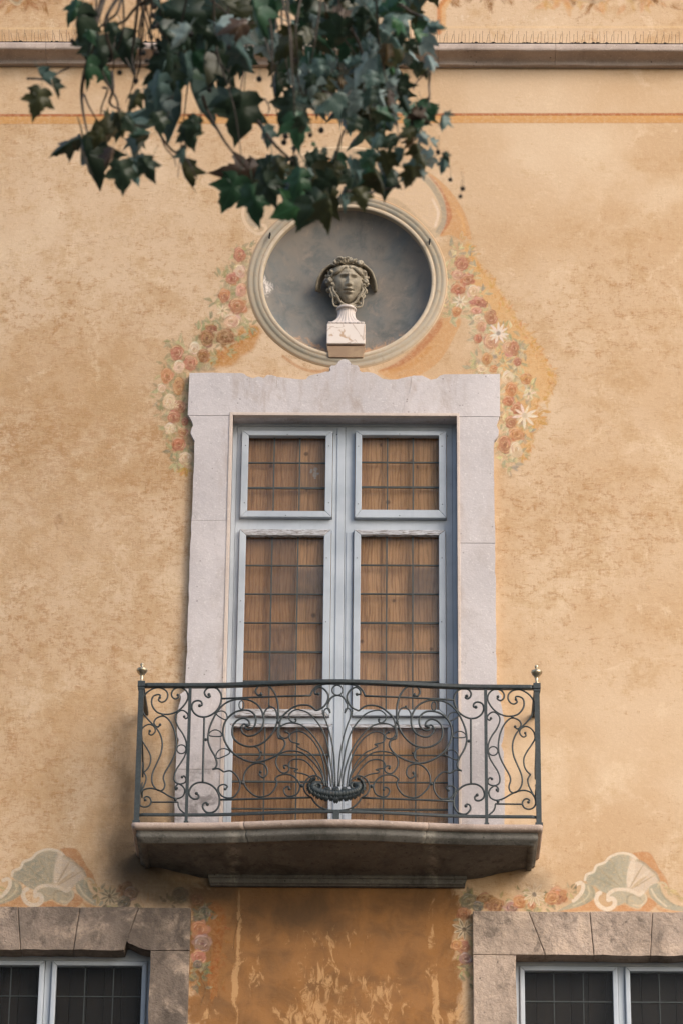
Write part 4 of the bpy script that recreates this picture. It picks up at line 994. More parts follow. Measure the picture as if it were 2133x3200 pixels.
uo = rect(c5([(287,338),(697,340),(690,730),(278,728)]), YD); ug = rect(c5([(318,360),(665,360),(660,703),(308,700)]), YD)
lo_t = P(*c5([(480,783)])[0], YD)[2]; cutA = P(*c5([(480,757)])[0], YD)[2]
q1 = c5([(302,812),(657,808)])+c6([(1402,403),(848,405)]); lg = rect(q1, YD)
lo = (lg[0]-.042, lg[1]+.044, P(*c6([(1100,452)])[0], YD)[2], lo_t)
bg_t = P(*c6([(1100,522)])[0], YD)[2]; cutB = P(*c6([(1100,470)])[0], YD)[2]
bx0 = P(*c6([(783,530)])[0], YD)[0]; bx1 = P(*c6([(1450,530)])[0], YD)[0]
rowsB = [P(*c6([(1000,yy)])[0], YD)[2] for yy in (710,900,1090)]
s3 = dict(o=(bx0-.03, bx1+.02, ZB+.02, bg_t+.022), g=(bx0, bx1, ZB+.05, bg_t), cut=None, rows=rowsB, h=.006, m=WW, hz=.12)
leafdoor('l', fx0+FWD+.002, xsplit-.0015, [mk(uo, ug, cutA, 3, .034, W4, .05), mk(lo, lg, cutB, 6, .026, WB, .22), s3], 'door leaf with a flaking pale patch behind its top right pane')
uo = rect(c5([(797,340),(1207,340),(1210,733),(797,733)]), YD); ug = rect(c5([(828,360),(1174,358),(1177,697),(824,697)]), YD)
q1 = c5([(822,808),(1174,808)])+c7([(743,408),(185,408)]); lg = rect(q1, YD)
lo = (lg[0]-.044, lg[1]+.042, P(*c7([(500,452)])[0], YD)[2], lo_t)
bx0 = P(*c7([(130,530)])[0], YD)[0]; bx1 = P(*c7([(800,530)])[0], YD)[0]
s3 = dict(o=(bx0-.02, bx1+.03, ZB+.02, bg_t+.022), g=(bx0, bx1, ZB+.05, bg_t), cut=None, rows=rowsB, h=.006, m=WW, hz=.35)
leafdoor('r', xsplit+.0015, fx1-FWD-.002, [mk(uo, ug, cutA, 3, .034, W4, .1), mk(lo, lg, cutB, 6, .026, [WORN, WOODBLUE, WOODBLUE, WOODBLUE], .12), s3], 'door leaf with evenly brown boards behind its panes')
prism('meeting_strip', [(xsplit-.052, ZB), (xsplit-.003, ZB), (xsplit-.003, ztop-.026), (xsplit-.052, ztop-.026)], YD-.007, YD-.0002, WOODBLUE, door, .003)
prism('meeting_strip', [(xsplit+.012, ZB), (xsplit+.052, ZB), (xsplit+.052, cutA-.05), (xsplit+.012, cutA-.05)], YD-.005, YD-.0002, WOODBLUE, door, .003)
for i, (a, b) in enumerate(((fx0+.03, xsplit-.03), (xsplit+.03, fx1-.03))):
    sh = box('shutter_ledge', a, b, .146, .16, 9.6, 9.75, PLANK, door)
    xx = a
    while xx < b-.02:
        wd = min(random.choice((.07, .088, .1, .118)), b-xx); y = .112+random.uniform(0, .004)
        prism('plank', [(xx+.0004, ZB), (xx+wd-.0004, ZB), (xx+wd-.0004, ztop), (xx+.0004, ztop)], y, .145, PLANK, sh, .002); xx += wd
# small screws / nail heads along the sashes
G = Geo()
for px, py in ((302,395),(679,397),(491,345),(715,345),(812,398),(1190,398),(998,343),(1215,352),(297,655),(678,655),(810,660),(1192,662),(484,712),(998,713),(280,1100),(668,905),(805,905),(1190,905),(665,1195),(1188,1195),(278,1195)):
    p = P(*c5([(px,py)])[0], YD-.034); G.ball((p[0], YD-.034, p[2]), .0036, 6)
o = G.build('screw_heads', HOOKM, door); o['kind'] = 'stuff'
# pale dab of old filler stuck on one board
pf = P(*c5([(615,515)])[0], YD+.012); G = Geo()
for k in range(16):
    a, r = random.uniform(0, 6.3), random.uniform(0, .032); G.ball((pf[0]+r*math.cos(a), .1115, pf[2]+1.3*r*math.sin(a)), random.uniform(.008, .015), 7, (1, .12, 1.1))
G.build('filler_patch', FILLET, door)['label'] = 'pale flaking filler patch on a board'

# ------------------------------------------------------------------ lower windows
YW0, YWF = -.05, .082
def lower_window(geo, lab_s, lab_w, joints, broken):
    cx, i, o, zt, zs = geo
    ws = empty('window_surround', (cx, 0, 6.2), lab_s, 'window surround', 'stone surrounds of the lower windows')
    k = .000868   # metres per crop pixel at this height
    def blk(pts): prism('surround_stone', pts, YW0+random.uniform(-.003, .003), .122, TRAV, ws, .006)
    t1, b1, t2, b2 = joints
    e = .0016
    wav = lambda a, b, z: [(a+(b-a)*j/6, z+random.uniform(-.004, .004)*(0 < j < 6)) for j in range(7)]
    blk(wav(-t1+e+cx, t1-e+cx, zt)+wav(b1-e+cx, -b1+e+cx, zs))
    for s in (-1, 1):
        f = lambda x: cx+s*x
        blk([(f(x-cx), z) for x, z in wav(cx+t1+e, cx+t2-e, zt)+wav(cx+b2-e, cx+b1+e, zs)])
        if broken and s == 1:
            blk([(f(t2+e), zt), (f(o), zt), (f(o), zs), (f(i), zs), (f(i-.03), zs+.004), (f(i-.07), zs+.014), (f(i-.11), zs+.036), (f(i-.135), zs+.05), (f(b2+.012), zs+.055), (f(.5*(t2+b2)+.006), zt-.12)])
        else: blk([(f(t2+e), zt), (f(o), zt), (f(o), zs), (f(b2+e), zs)])
        jz = [zs-.0015, 7.35, 6.2]
        for a, b in zip(jz[:-1], jz[1:]):
            n = 10; inner = [(f(i+random.uniform(-.003, .003)), a+(b-a)*q/n) for q in range(n+1)]
            blk([(f(o), a)]+inner+[(f(o), b+.002)] if False else [(f(o), a-.001)]+[(x, z-.001 if q == 0 else z) for q, (x, z) in enumerate(inner)]+[(f(o), b)])
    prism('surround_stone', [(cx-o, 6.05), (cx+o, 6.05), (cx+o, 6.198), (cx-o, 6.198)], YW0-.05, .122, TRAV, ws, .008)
    cw = empty('casement_window', (cx, YWF, 6.2), lab_w, 'window', 'casement windows below the balcony')
    zf = zs-.012; fr = .022
    G = Geo(); G.box(cx-i, cx-i+fr, YWF, .12, 6.2, zf+.06); G.box(cx+i-fr, cx+i, YWF, .12, 6.2, zf+.06); G.box(cx-i+fr, cx+i-fr, YWF, .12, zf-.012, zf+.06); G.box(cx-.018, cx+.018, YWF+.01, .12, 6.2, zf-.012); G.box(cx-i+fr, cx+i-fr, YWF, .12, 6.2, 6.23)
    G.build('window_frame', WOODBLUE, cw)
    for s in (-1, 1):
        a, b = (cx+.021, cx+i-fr-.003) if s > 0 else (cx-i+fr+.003, cx-.021)
        z1, z0 = zf-.016, 6.24; st = .031
        lf = box('casement', a, b, YWF+.03, YWF+.034, 6.232, z1-.03, SOOT, None); bpy.data.objects.remove(lf)
        G = Geo(); frame_boxes(G, a, b, z0, z1, (a+st, b-st, z0+st, z1-st), YWF-.006, YWF+.03)
        lf = G.build('casement', WOODBLUE, cw)
        moulding((a+.004, b-.004, z0+.004, z1-.004), (a+st, b-st, z0+st, z1-st), YWF-.016, YWF-.0055, W4, lf)
        zz = []; z = z1-st-.188
        while z > z0+st+.05: zz.append(z); z -= .19
        glaze((a+st, b-st, z0+st, z1-st), 3, zz, lf, YWF+.012, 0, .0026, GLASSL)
        sh = box('shutter_ledge', a, b, .215, .23, 7.0, 7.12, DARKPLANK, cw); xx = a
        while xx < b-.01:
            wd = min(.105, b-xx); prism('plank', [(xx+.0015, 6.22), (xx+wd-.0015, 6.22), (xx+wd-.0015, zf+.05), (xx+.0015, zf+.05)], .19, .214, DARKPLANK, sh, .002); xx += wd
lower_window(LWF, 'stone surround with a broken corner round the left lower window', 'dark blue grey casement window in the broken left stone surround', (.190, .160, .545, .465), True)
lower_window(RWF, 'rough stone surround with unbroken corner round the right lower window', 'dark blue grey casement window in the right stone surround', (.190, .170, .560, .462), False)
# closing the hollow behind the facade
for nm, z0, z1 in (('wall_cap', 18.98, 19.0), ('wall_foot', .0, .02)): box(nm, -8.97, 8.97, .002, .748, z0, z1, SOOT, WALL)

# ------------------------------------------------------------------ balcony
BD = .5; XB = .90
def bulge(x): return np.where(np.abs(x) < XB, .035*(1+np.cos(np.pi*np.clip(np.asarray(x)/XB, -1, 1))), 0.0)
zt_ = P(420, 2566, -BD)[2]; zn = P(440, 2589, -BD)[2]; zfas = P(470, 2631, -BD+.04)[2]
hw = .5*(P(1696, 2578, -BD)[0]-P(410, 2574, -BD)[0])-.002; bcx = .5*(P(1696, 2578, -BD)[0]+P(410, 2574, -BD)[0])
bal = empty('balcony', (bcx, 0, zt_), 'bow fronted stone balcony slab with moulded edge and dark grey underside', 'balcony')
H = zt_-zn
prof = [(-.11, zt_), (-.02, zt_), (-.006, zt_-.006), (0, zt_-.4*H), (-.002, zt_-.75*H), (-.012, zn+.002), (-.03, zn-.001), (-.034, zn-.012), (-.028, zn-.03), (-.032, zfas+.022), (-.050, zfas+.016), (-.052, zfas), (-.085, zfas), (-.09, zfas+.03)]
def plan(o, k):
    """k in [0,1] along left return, bowed front, right return"""
    d, h = BD+o, hw+o
    if k < .12: return (-h, -d*k/.12)
    if k > .88: return (h, -d*(1-k)/.12)
    t = (k-.12)/.76; x = -h+2*h*t; return (x, -d-float(bulge(x)))
def slab_piece(name, k0, k1, sel, mat, n=48, wob=.002):
    ks = [k for k in np.linspace(0, 1, 101) if k0 < k < k1]; ks = [k0]+ks+[k1]
    for c in (.12, .88):
        if k0 < c < k1 and not any(abs(k-c) < 1e-6 for k in ks): ks.append(c)
    ks = sorted(ks); v, f = [], []; m_ = len(sel)
    for k in ks:
        for (o, z) in sel:
            x, y = plan(o+random.uniform(-wob, wob)*.4, k); v.append((bcx+x, min(y, -.0005) if k not in (0, 1) else -.001, z+random.uniform(-wob, wob)*.4))
    for i in range(len(ks)-1):
        for j in range(m_-1): f.append((i*m_+j, i*m_+j+1, (i+1)*m_+j+1, (i+1)*m_+j))
    f.append(tuple(range(m_))[::-1]); f.append(tuple((len(ks)-1)*m_+j for j in range(m_)))
    return mesh_obj(name, v, f, mat, bal, True)
kx = lambda x: .12+.76*(x-bcx+hw)/(2*hw)
ka, kb = kx(P(761, 2560, -BD)[0]), kx(P(1338, 2560, -BD)[0])
for a, b in ((0, ka-.0004), (ka+.0004, kb-.0004), (kb+.0004, 1)):
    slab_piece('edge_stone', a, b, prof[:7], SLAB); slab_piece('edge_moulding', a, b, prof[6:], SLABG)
# top of the slab and its sloping underside
ks = np.linspace(0, 1, 81); ring = [plan(-.108, k) for k in ks]
mesh_obj('slab_top', [(bcx+x, min(y, -.001), zt_-.003) for x, y in ring]+[(bcx+x, min(y, -.001), zt_-.03) for x, y in ring], [tuple(range(81))[::-1], tuple(range(81, 162))], SLAB, bal)
zc0, zc1 = P(1060, 2749, -.03)[2], P(1060, 2769, -.03)[2]; cw_ = .775
hi = hw-.075
def under(u, t):
    x = (2*u-1)*hi; fy = -(BD-.075)-float(bulge(x)); ax = abs(x)
    q = min(1, max(0, (ax-cw_)/(hi-cw_))); q = q*q*(3-2*q)*.6+q*.4
    zw = zc0+.012+(zfas+.012-zc0-.012)*q
    z = (zfas+.014)*(1-t)+zw*t - .012*math.sin(math.pi*t)*(1-q)
    return (bcx+x, fy*(1-t)-.004*t, z+.0015*math.sin(x*40+t*13))
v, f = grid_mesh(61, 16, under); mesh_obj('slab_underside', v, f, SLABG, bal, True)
pr = [(-.062, zc0+.02), (-.062, zc0), (-.052, zc0-.004), (-.048, zc1+.012), (-.035, zc1+.006), (-.030, zc1), (-.001, zc1), (-.001, zc0+.02)]
v = [(bcx+s*(cw_-.002+ (.012 if j < 3 else 0)), y, z) for s in (-1, 1) for j, (y, z) in enumerate(pr)]; n = len(pr)
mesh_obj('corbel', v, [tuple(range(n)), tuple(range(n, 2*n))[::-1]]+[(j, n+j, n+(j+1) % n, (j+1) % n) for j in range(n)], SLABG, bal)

# ------------------------------------------------------------------ wrought iron railing
RD = .445
def yr(x): return -(RD+bulge(np.asarray(x)-bcx))
def on_rail(pts, dy=0.0):
    a = np.asarray(pts, float); y = np.full(len(a), -RD)
    for _ in range(4):
        q = U(a[:,0], a[:,1], 0.0); t = (y-CP[1])/(0-CP[1]); x = CP[0]+(q[:,0]-CP[0])*t; y = yr(x)+dy
    t = (y-CP[1])/(0-CP[1]); return CP+(q-CP)*t[:, None]
xcR = .5*(on_rail([(594,2150)])[0][0]+on_rail([(1517,2150)])[0][0])
rail = empty('balcony_railing', (bcx, -RD, zt_), 'dark green wrought iron balcony railing with scrolls and a central shell', 'railing')
zrt = on_rail([(438,2142)])[0][2]; zrb = on_rail([(500,2546)])[0][2]
xL, xR = on_rail([(437,2300)])[0][0], on_rail([(1678,2300)])[0][0]
def rail_path(z, ins=0.0):
    xs2 = np.linspace(xL+ins, xR-ins, 60); fr = [(x, float(yr(x)), z) for x in xs2]
    return [(xL+ins, -.002, z), (xL+ins, -RD*.5, z), (xL+ins, -RD+.012, z)]+fr[1:-1]+[(xR-ins, -RD+.012, z), (xR-ins, -RD*.5, z), (xR-ins, -.002, z)]
def bar_sweep(path, wd, ht, bev=.25):
    p = np.array(path); v, f = [], []
    sec = [(-wd/2, -ht/2*.6), (-wd/2*.8, -ht/2), (wd/2*.8, -ht/2), (wd/2, -ht/2*.6), (wd/2, ht/2*.5), (wd/2*.7, ht/2), (-wd/2*.7, ht/2), (-wd/2, ht/2*.5)]
    for i in range(len(p)):
        t = p[min(i+1, len(p)-1)]-p[max(i-1, 0)]; t[2] = 0; t /= np.linalg.norm(t); n = np.array([-t[1], t[0], 0])
        for a, b in sec: v.append(p[i]+n*a+np.array([0, 0, b]))
    m_ = 8
    for i in range(len(p)-1):
        for k in range(m_): f.append((i*m_+k, i*m_+(k+1) % m_, (i+1)*m_+(k+1) % m_, (i+1)*m_+k))
    f.append(tuple(range(m_))[::-1]); f.append(tuple((len(p)-1)*m_+k for k in range(m_)))
    return v, f
Geo().add(bar_sweep(rail_path(zrt), .036, .027)).build('top_rail', IRON, rail)
Geo().add(bar_sweep(rail_path(zrb), .014, .018)).build('bottom_rail', IRON, rail)
for x, y, wd, corner in ((xL, -RD, .032, True), (xR, -RD, .032, True), (on_rail([(589,2350)])[0][0], None, .019, False), (on_rail([(1517,2350)])[0][0], None, .019, False)):
    y = float(yr(x)) if y is None else y
    G = Geo(); top_ = zrt+(.02 if corner else -.008)
    G.box(x-wd/2, x+wd/2, y-wd/2, y+wd/2, zt_+.02, top_)
    G.box(x-wd*.72, x+wd*.72, y-wd*.72, y+wd*.72, zt_-.004, zt_+.02)
    if corner:
        G.box(x-wd*.62, x+wd*.62, y-wd*.62, y+wd*.62, zrt-.03, zrt-.018); G.box(x-wd*.7, x+wd*.7, y-wd*.7, y+wd*.7, zrt-.012, zrt+.022)
    ps = G.build('post', IRON, rail)
    if corner:
        pf_ = [(.004,0),(.017,.001),(.018,.006),(.010,.012),(.0075,.022),(.012,.028),(.0085,.034),(.018,.05),(.031,.066),(.036,.078),(.034,.086),(.020,.092),(.010,.097),(.007,.104),(.0115,.112),(.012,.118),(.009,.125),(.002,.129)]
        fo = Geo().add(lathe(pf_, (x, y, zrt+.0222))).build('finial', BRASS, ps, True)
# short bolts under the rail foot in the middle
xm = on_rail([(1050,2556)])[0][0]; box('rail_foot', xm-.02, xm+.02, float(yr(xm))-.018, float(yr(xm))+.018, zt_-.004, zrb-.002, IRON, rail, .003)
def scroll(pts, r=.0056, ballend=(), closed=False, name='scroll', mirror=True, sm=7, dy=0.0):
    q = on_rail(pts, dy); c = catmull(q, sm, closed) if len(q) > 2 else q
    for s in ((0, 1) if mirror else (0,)):
        cc = c.copy(); qq = q.copy()
        if s:
            # the other half of the railing repeats this one about the centre line
            for arr in (cc, qq): arr[:,0] = 2*xcR-arr[:,0]
        G = Geo(); G.tube(cc, r, 6, closed)
        for e in ballend: G.ball(qq[e], r*1.75, 8, (1, 1.1, 1))
        G.build(name, IRON, rail, True)
def corner_join(*segs):
    return segs
a = cA
scroll(a([(437,435),(420,470),(460,497),(512,478),(545,420),(532,355),(472,312),(390,302),(310,332),(235,392),(192,470),(186,560),(215,650),(270,725),(335,795),(400,865),(450,960),(470,1075),(450,1200),(400,1320),(347,1435),(326,1530),(342,1620),(390,1685),(445,1706)]), .0054, (0,))
scroll(a([(440,805),(412,835),(377,818),(358,772),(390,718),(462,688),(525,705),(592,785),(640,900),(660,1030),(654,1150),(620,1255),(560,1365),(502,1465),(486,1535),(505,1620),(488,1680),(450,1706)]), .0054, (0,))
scroll(a([(437,437),(441,402),(402,394),(347,420),(325,482),(340,560),(400,632),(480,660),(570,660),(660,630),(740,570),(800,490),(822,420),(800,350),(750,308),(690,300),(630,322),(598,370),(606,425),(650,453),(690,428),(682,400)]), .0056, (21,))
scroll(a([(770,695),(790,722),(822,690),(800,640),(750,610),(700,622),(657,670),(651,740),(690,840),(750,930),(790,1020),(800,1110),(780,1220),(730,1310),(670,1400),(637,1480),(631,1550),(657,1593),(720,1610),(780,1588),(792,1540),(765,1502),(740,1518)]), .0052, (0, 22))
th = np.linspace(0, 2*math.pi, 17)[:-1]
scroll(a([(730+62*math.cos(t), 1138+60*math.sin(t)) for t in th]), .0045, (), True, 'ring', sm=3)
scroll(a([(668,1668),(655,1692),(650,1650),(690,1612),(745,1640),(775,1700),(755,1770),(700,1803),(640,1805),(560,1775),(470,1720),(380,1682),(290,1670),(205,1698),(155,1760),(138,1840),(165,1900),(225,1925),(290,1905),(318,1850),(300,1800),(260,1782),(225,1800),(237,1830)]), .0054, (0, 23))
scroll(a([(320,1858),(500,1858),(688,1858)]), .0056, ()); scroll(a([(685,1862),(690,1910),(714,1960),(775,2012)]), .0052, ())
scroll(a([(300,890),(291,930),(332,942),(375,892),(360,832),(300,800),(232,822),(183,880),(167,960),(212,1050),(270,1140),(310,1232),(305,1330),(270,1402),(225,1447)]), .0050, (0,))
scroll(a([(215,1450),(250,1512),(240,1592),(192,1690),(162,1742)]), .0050, ())
scroll(a([(1105,395),(1122,418),(1095,432),(1060,410),(1046,360),(1080,312),(1142,296),(1212,312),(1262,372),(1276,440),(1260,520),(1220,600),(1150,662),(1060,698),(970,690),(902,642),(872,572),(890,502),(950,476),(1000,492),(1010,538),(978,545)]), .0062, (0, 21))
scroll(a([(1042,700),(1032,1100),(1020,1592)]), .0066, (), name='upright_bar')
scroll(a([(935,1740),(965,1772),(950,1810),(900,1815),(850,1780),(836,1720),(870,1642),(940,1597),(1020,1590),(1110,1612),(1190,1672),(1237,1752),(1250,1830),(1238,1910),(1190,1978),(1120,2003),(1060,1988),(1020,1930),(1032,1880),(1068,1866),(1085,1890)]), .0062, (0, 20))
for p in ((1062,1008),(478,672),(650,1825)):
    q = on_rail(a([p]))[0]
    for s in (0, 1): Geo().ball((2*xcR-q[0] if s else q[0], q[1], q[2]), .0105, 8).build('collar', IRON, rail, True)
b = cB
scroll(b([(195,386),(560,371),(900,358),(1232,350)]), .0068, (), sm=3, name='cross_bar'); scroll(b([(1230,350),(1258,292),(1312,242),(1385,217),(1470,213)]), .0066, ())
scroll(b([(90,1212),(126,1192),(144,1140),(122,1062),(76,980),(46,900),(41,820),(60,720),(102,618),(160,520),(240,442),(330,402),(430,390),(522,404),(610,452),(662,522),(686,602),(684,680),(650,758),(582,808),(502,820),(442,782),(427,722),(452,682),(490,692)]), .0062, (22,))
scroll(b([(500,700),(525,690),(508,640),(450,612),(380,640),(332,702),(322,790),(350,862),(422,918),(520,945),(620,930),(700,885),(765,820),(815,740),(850,640),(860,520),(845,400),(810,312),(752,242),(682,215),(622,245),(595,298),(618,342),(658,338),(655,316)]), .0064, (0, 23))
scroll(b([(520,943),(585,945),(628,975),(646,1030),(635,1075),(600,1105)]), .0052, ()); q = on_rail(b([(660,1010)]))[0]
scroll(b([(485,695),(472,730),(520,746),(576,710),(597,640),(580,572),(522,527),(440,520),(350,546),(272,610),(227,690),(215,790),(240,890),(312,1000),(420,1080),(540,1125),(650,1121),(760,1085),(858,1032),(920,960),(936,905),(915,862),(862,846)]), .0064, ())
scroll(b([(862,846),(852,790),(858,735),(885,690)]), .0056, ())
scroll(b([(686,600),(698,545),(726,502),(770,482),(818,502),(840,560),(842,620)]), .0052, ())
scroll(b([(430+28*math.cos(t), 460+50*math.sin(t)) for t in th]), .0042, (), True, 'ring', sm=3)
def bean(cx, cy, rx, ry, rot):
    o = []
    for t in th:
        u, w_ = rx*math.cos(t), ry*math.sin(t)+.22*ry*(1-(math.cos(t))**2*2)*(-1)
        o.append((cx+u*math.cos(rot)-w_*math.sin(rot), cy+u*math.sin(rot)+w_*math.cos(rot)))
    return o
for c in ((205,580,68,40,.55),(127,797,76,38,.04),(210,1027,86,46,-.42)): scroll(b(bean(*c)), .0042, (), True, 'ring', sm=3)
for p, r in (((855,660),.011),((440,1368),.011),((1130,1402),.012),((755,470),.008),((660,1012),.008)):
    q = on_rail(b([p]))[0]
    for s in (0, 1): Geo().ball((2*xcR-q[0] if s else q[0], q[1], q[2]), r, 8).build('collar', IRON, rail, True)
scroll(b([(868,700),(882,640),(908,590),(965,535),(1042,482),(1130,460),(1225,470),(1300,525)]), .0062, ())
scroll(b([(1300,525),(1375,490),(1425,425),(1440,350),(1402,284),(1342,252),(1292,280),(1286,328),(1325,332)]), .0060, (8,))
scroll(b([(1062,625),(1064,648),(1030,660),(987,627),(985,570),(1040,522),(1110,518),(1205,552),(1290,632),(1360,732),(1408,845),(1440,975),(1462,1110),(1488,1270),(1505,1410)]), .0050, (0,), name='stem')
scroll(b([(945,772),(985,800),(960,842),(902,840),(866,790),(876,722),(940,680),(1030,668),(1130,696),(1222,772),(1310,882),(1378,1002),(1428,1150),(1456,1280),(1472,1410)]), .0052, (0,), name='stem')
scroll(b([(1110,915),(1070,905),(1012,888),(986,842),(1010,792),(1080,766),(1160,786),(1250,862),(1328,980),(1380,1120),(1404,1250),(1420,1410)]), .0048, (), name='stem')
scroll(b([(1110,915),(1072,935),(1130,972),(1212,1012),(1290,1090),(1348,1190),(1384,1300),(1398,1410)]), .0046, (), name='stem')
scroll(b([(930,1190),(922,1168),(960,1164),(985,1200),(960,1242),(902,1250),(852,1200),(830,1130),(852,1052),(930,1006),(1040,996),(1140,1020),(1230,1090),(1310,1180),(1375,1290),(1392,1400)]), .0052, (0,), name='stem')
scroll(b([(1090,1210),(1050,1200),(992,1188),(980,1148),(1010,1106),(1080,1090),(1170,1112),(1250,1190),(1305,1275),(1330,1330)]), .0046, (), name='stem')
scroll(b([(1090,1210),(1050,1222),(1062,1246),(1140,1260),(1215,1290),(1250,1330)]), .0046, (), name='stem')
scroll(b([(650,1242),(640,1280),(690,1305),(731,1250),(711,1172),(640,1136),(560,1152),(492,1210),(456,1290),(461,1380),(512,1460),(592,1520),(672,1530),(760,1500),(820,1430),(841,1360),(820,1322)]), .0056, (0,))
scroll(b([(820,1322),(860,1286),(940,1266),(1030,1290),(1090,1350),(1110,1410),(1082,1490),(1012,1525),(950,1514),(922,1462),(940,1422),(978,1414),(988,1440)]), .0054, (12,))
scroll(b([(90,1212),(160,1202),(222,1240)]), .0054, ()); scroll(b([(222,1242),(300,1228),(370,1282),(410,1362),(400,1450),(342,1530),(270,1545),(202,1520),(162,1460),(166,1412),(220,1386),(265,1410),(240,1440)]), .0054, (12,))
scroll(b([(178,1566),(700,1552),(1245,1538)]), .0068, (), sm=3, name='cross_bar')
scroll(b([(1245,1540),(1285,1600),(1352,1656),(1450,1686),(1545,1690)]), .0060, ())
scroll(b([(1245,1540),(1182,1492),(1155,1420),(1180,1342),(1240,1292),(1305,1286),(1360,1325),(1385,1375)]), .0056, ())
scroll(b([(1437,440),(1470,382),(1505,355),(1548,346)]), .0058, ())
xc_px = 1545
scroll(b([(xc_px+60*math.cos(t), 287+58*math.sin(t)) for t in th]), .0048, (), True, 'ring', False, 3)
scroll(b([(1462,552),(1452,508),(1420,500),(1392,532),(1398,606),(1438,720),(1478,880),(1508,1080),(1522,1410)]), .0048, (), name='stem')
scroll(b([(1436,440),(1432,490),(1462,552)]), .0048, (), name='stem')
scroll(b([(1398,606),(1376,560),(1372,520)]), .0040, (), name='stem')
# side returns of the railing
for x in (xL, xR):
    for z0, z1, y0, y1 in ((.08, .42, -.40, -.06), (.46, .80, -.06, -.40)):
        n = 22; pts = []
        for k in range(n):
            t = k/(n-1); pts.append((x, y0+(y1-y0)*t+.05*math.sin(t*2*math.pi), zt_+z0+(z1-z0)*t))
        Geo().tube(catmull(pts, 2), .0052).build('scroll', IRON, rail, True)
        for (yy, zz, sg) in ((y0, z0, 1), (y1, z1, -1)):
            pts = [(x, yy+.055*(1-k/18)*math.sin(k*.62)*(1 if y0 < y1 else -1)*sg, zt_+zz+.055*sg+.055*(1-k/18)*-math.cos(k*.62)*sg) for k in range(15)]
            Geo().tube(catmull(pts, 2), .0045).build('scroll', IRON, rail, True)
# central shell of iron
sh_pts = cS([(500,318),(455,330),(432,360),(470,405),(540,432),(640,452),(760,462),(880,452),(985,430),(1060,395),(1085,350),(1060,325),(1010,318)])
q = on_rail(sh_pts, -.02); c = catmull(q, 8); n = len(c)
G = Geo(); rr = [.006+.021*math.sin(math.pi*i/(n-1))**.5*(1+.10*math.sin(i*2.1)) for i in range(n)]
G.tube(c, rr, 10)
shell_o = G.build('shell_ornament', IRON, rail, True)
for sgn, (vx, vy) in ((-1, (505,345)), (1, (1018,330))):
    pts = [(vx+sgn*(72-4.3*k)*math.cos(.5*k+ .3), vy+(72-4.3*k)*math.sin(.5*k+.3)*.95) for k in range(15)]
    q = on_rail(cS(pts), -.024); cc = catmull(q, 4); Geo().tube(cc, np.linspace(.011, .006, len(cc)), 7).build('volute', IRON, shell_o, True)
    p = on_rail(cS([(vx, vy)]), -.016)[0]; Geo().ball(p, .017, 10, (1, .5, .8)).build('volute_centre', IRON, shell_o, True)
def lobe(px, py, L, wd, ang, dy=-.018):
    """a leaf-like lobe with a fluted middle, pointing along ANG in the railing's plane"""
    p = on_rail(cS([(px, py)]), dy)[0]; v, f = [], []; nu, nv = 7, 7
    for j in range(nv):
        t = j/(nv-1); wv = wd*math.sin(math.pi*(.14+.80*t))**.7
        for i in range(nu):
            s = 2*i/(nu-1)-1; sx = s*wv; yy = -.010*(1-s*s)+.006*math.cos(3*math.pi*s)-.012*math.sin(math.pi*t)
            lx = sx; lz = -L*t-.004*abs(math.sin(2.5*math.pi*s))*(t > .8)
            v.append((p[0]+lx*math.cos(ang)-lz*math.sin(ang), p[1]+yy, p[2]+lx*math.sin(ang)+lz*math.cos(ang)))
    k = nu*nv; v += [(x, y+.006, z) for x, y, z in v]
    for j in range(nv-1):
        for i in range(nu-1):
            f.append((j*nu+i, (j+1)*nu+i, (j+1)*nu+i+1, j*nu+i+1)); f.append(tuple(k+q_ for q_ in (j*nu+i, j*nu+i+1, (j+1)*nu+i+1, (j+1)*nu+i)))
    for i in range(nu-1): f.append((i, i+1, k+i+1, k+i)); f.append(((nv-1)*nu+i, k+(nv-1)*nu+i, k+(nv-1)*nu+i+1, (nv-1)*nu+i+1))
    for j in range(nv-1): f.append((j*nu, k+j*nu, k+(j+1)*nu, (j+1)*nu)); f.append((j*nu+nu-1, (j+1)*nu+nu-1, k+(j+1)*nu+nu-1, k+j*nu+nu-1))
    return v, f
for px, py, L, wd, ang in ((760,480,.034,.017,0),(700,478,.026,.012,-.15),(640,474,.028,.015,-.3),(590,465,.026,.013,-.42),(540,455,.026,.014,-.6),(490,435,.022,.013,-.8),(440,415,.020,.012,-1.1),(415,385,.018,.011,-1.4),(405,350,.016,.011,-1.8),(425,300,.016,.010,-2.3),(460,270,.016,.010,-2.8),
    (815,478,.026,.012,.15),(880,474,.028,.015,.3),(935,465,.026,.013,.42),(985,452,.026,.014,.6),(1035,435,.022,.013,.8),(1085,412,.020,.012,1.1),(1115,380,.018,.011,1.4),(1120,345,.016,.011,1.8),(1105,300,.016,.010,2.3),(1070,268,.016,.010,2.8),
    (755,450,.030,.018,math.pi),(645,440,.026,.016,math.pi+.15),(870,440,.026,.016,math.pi-.15)):
    Geo().add(lobe(px, py, L*1.35, wd*1.3, ang)).build('shell_lobe', IRON, shell_o, True)
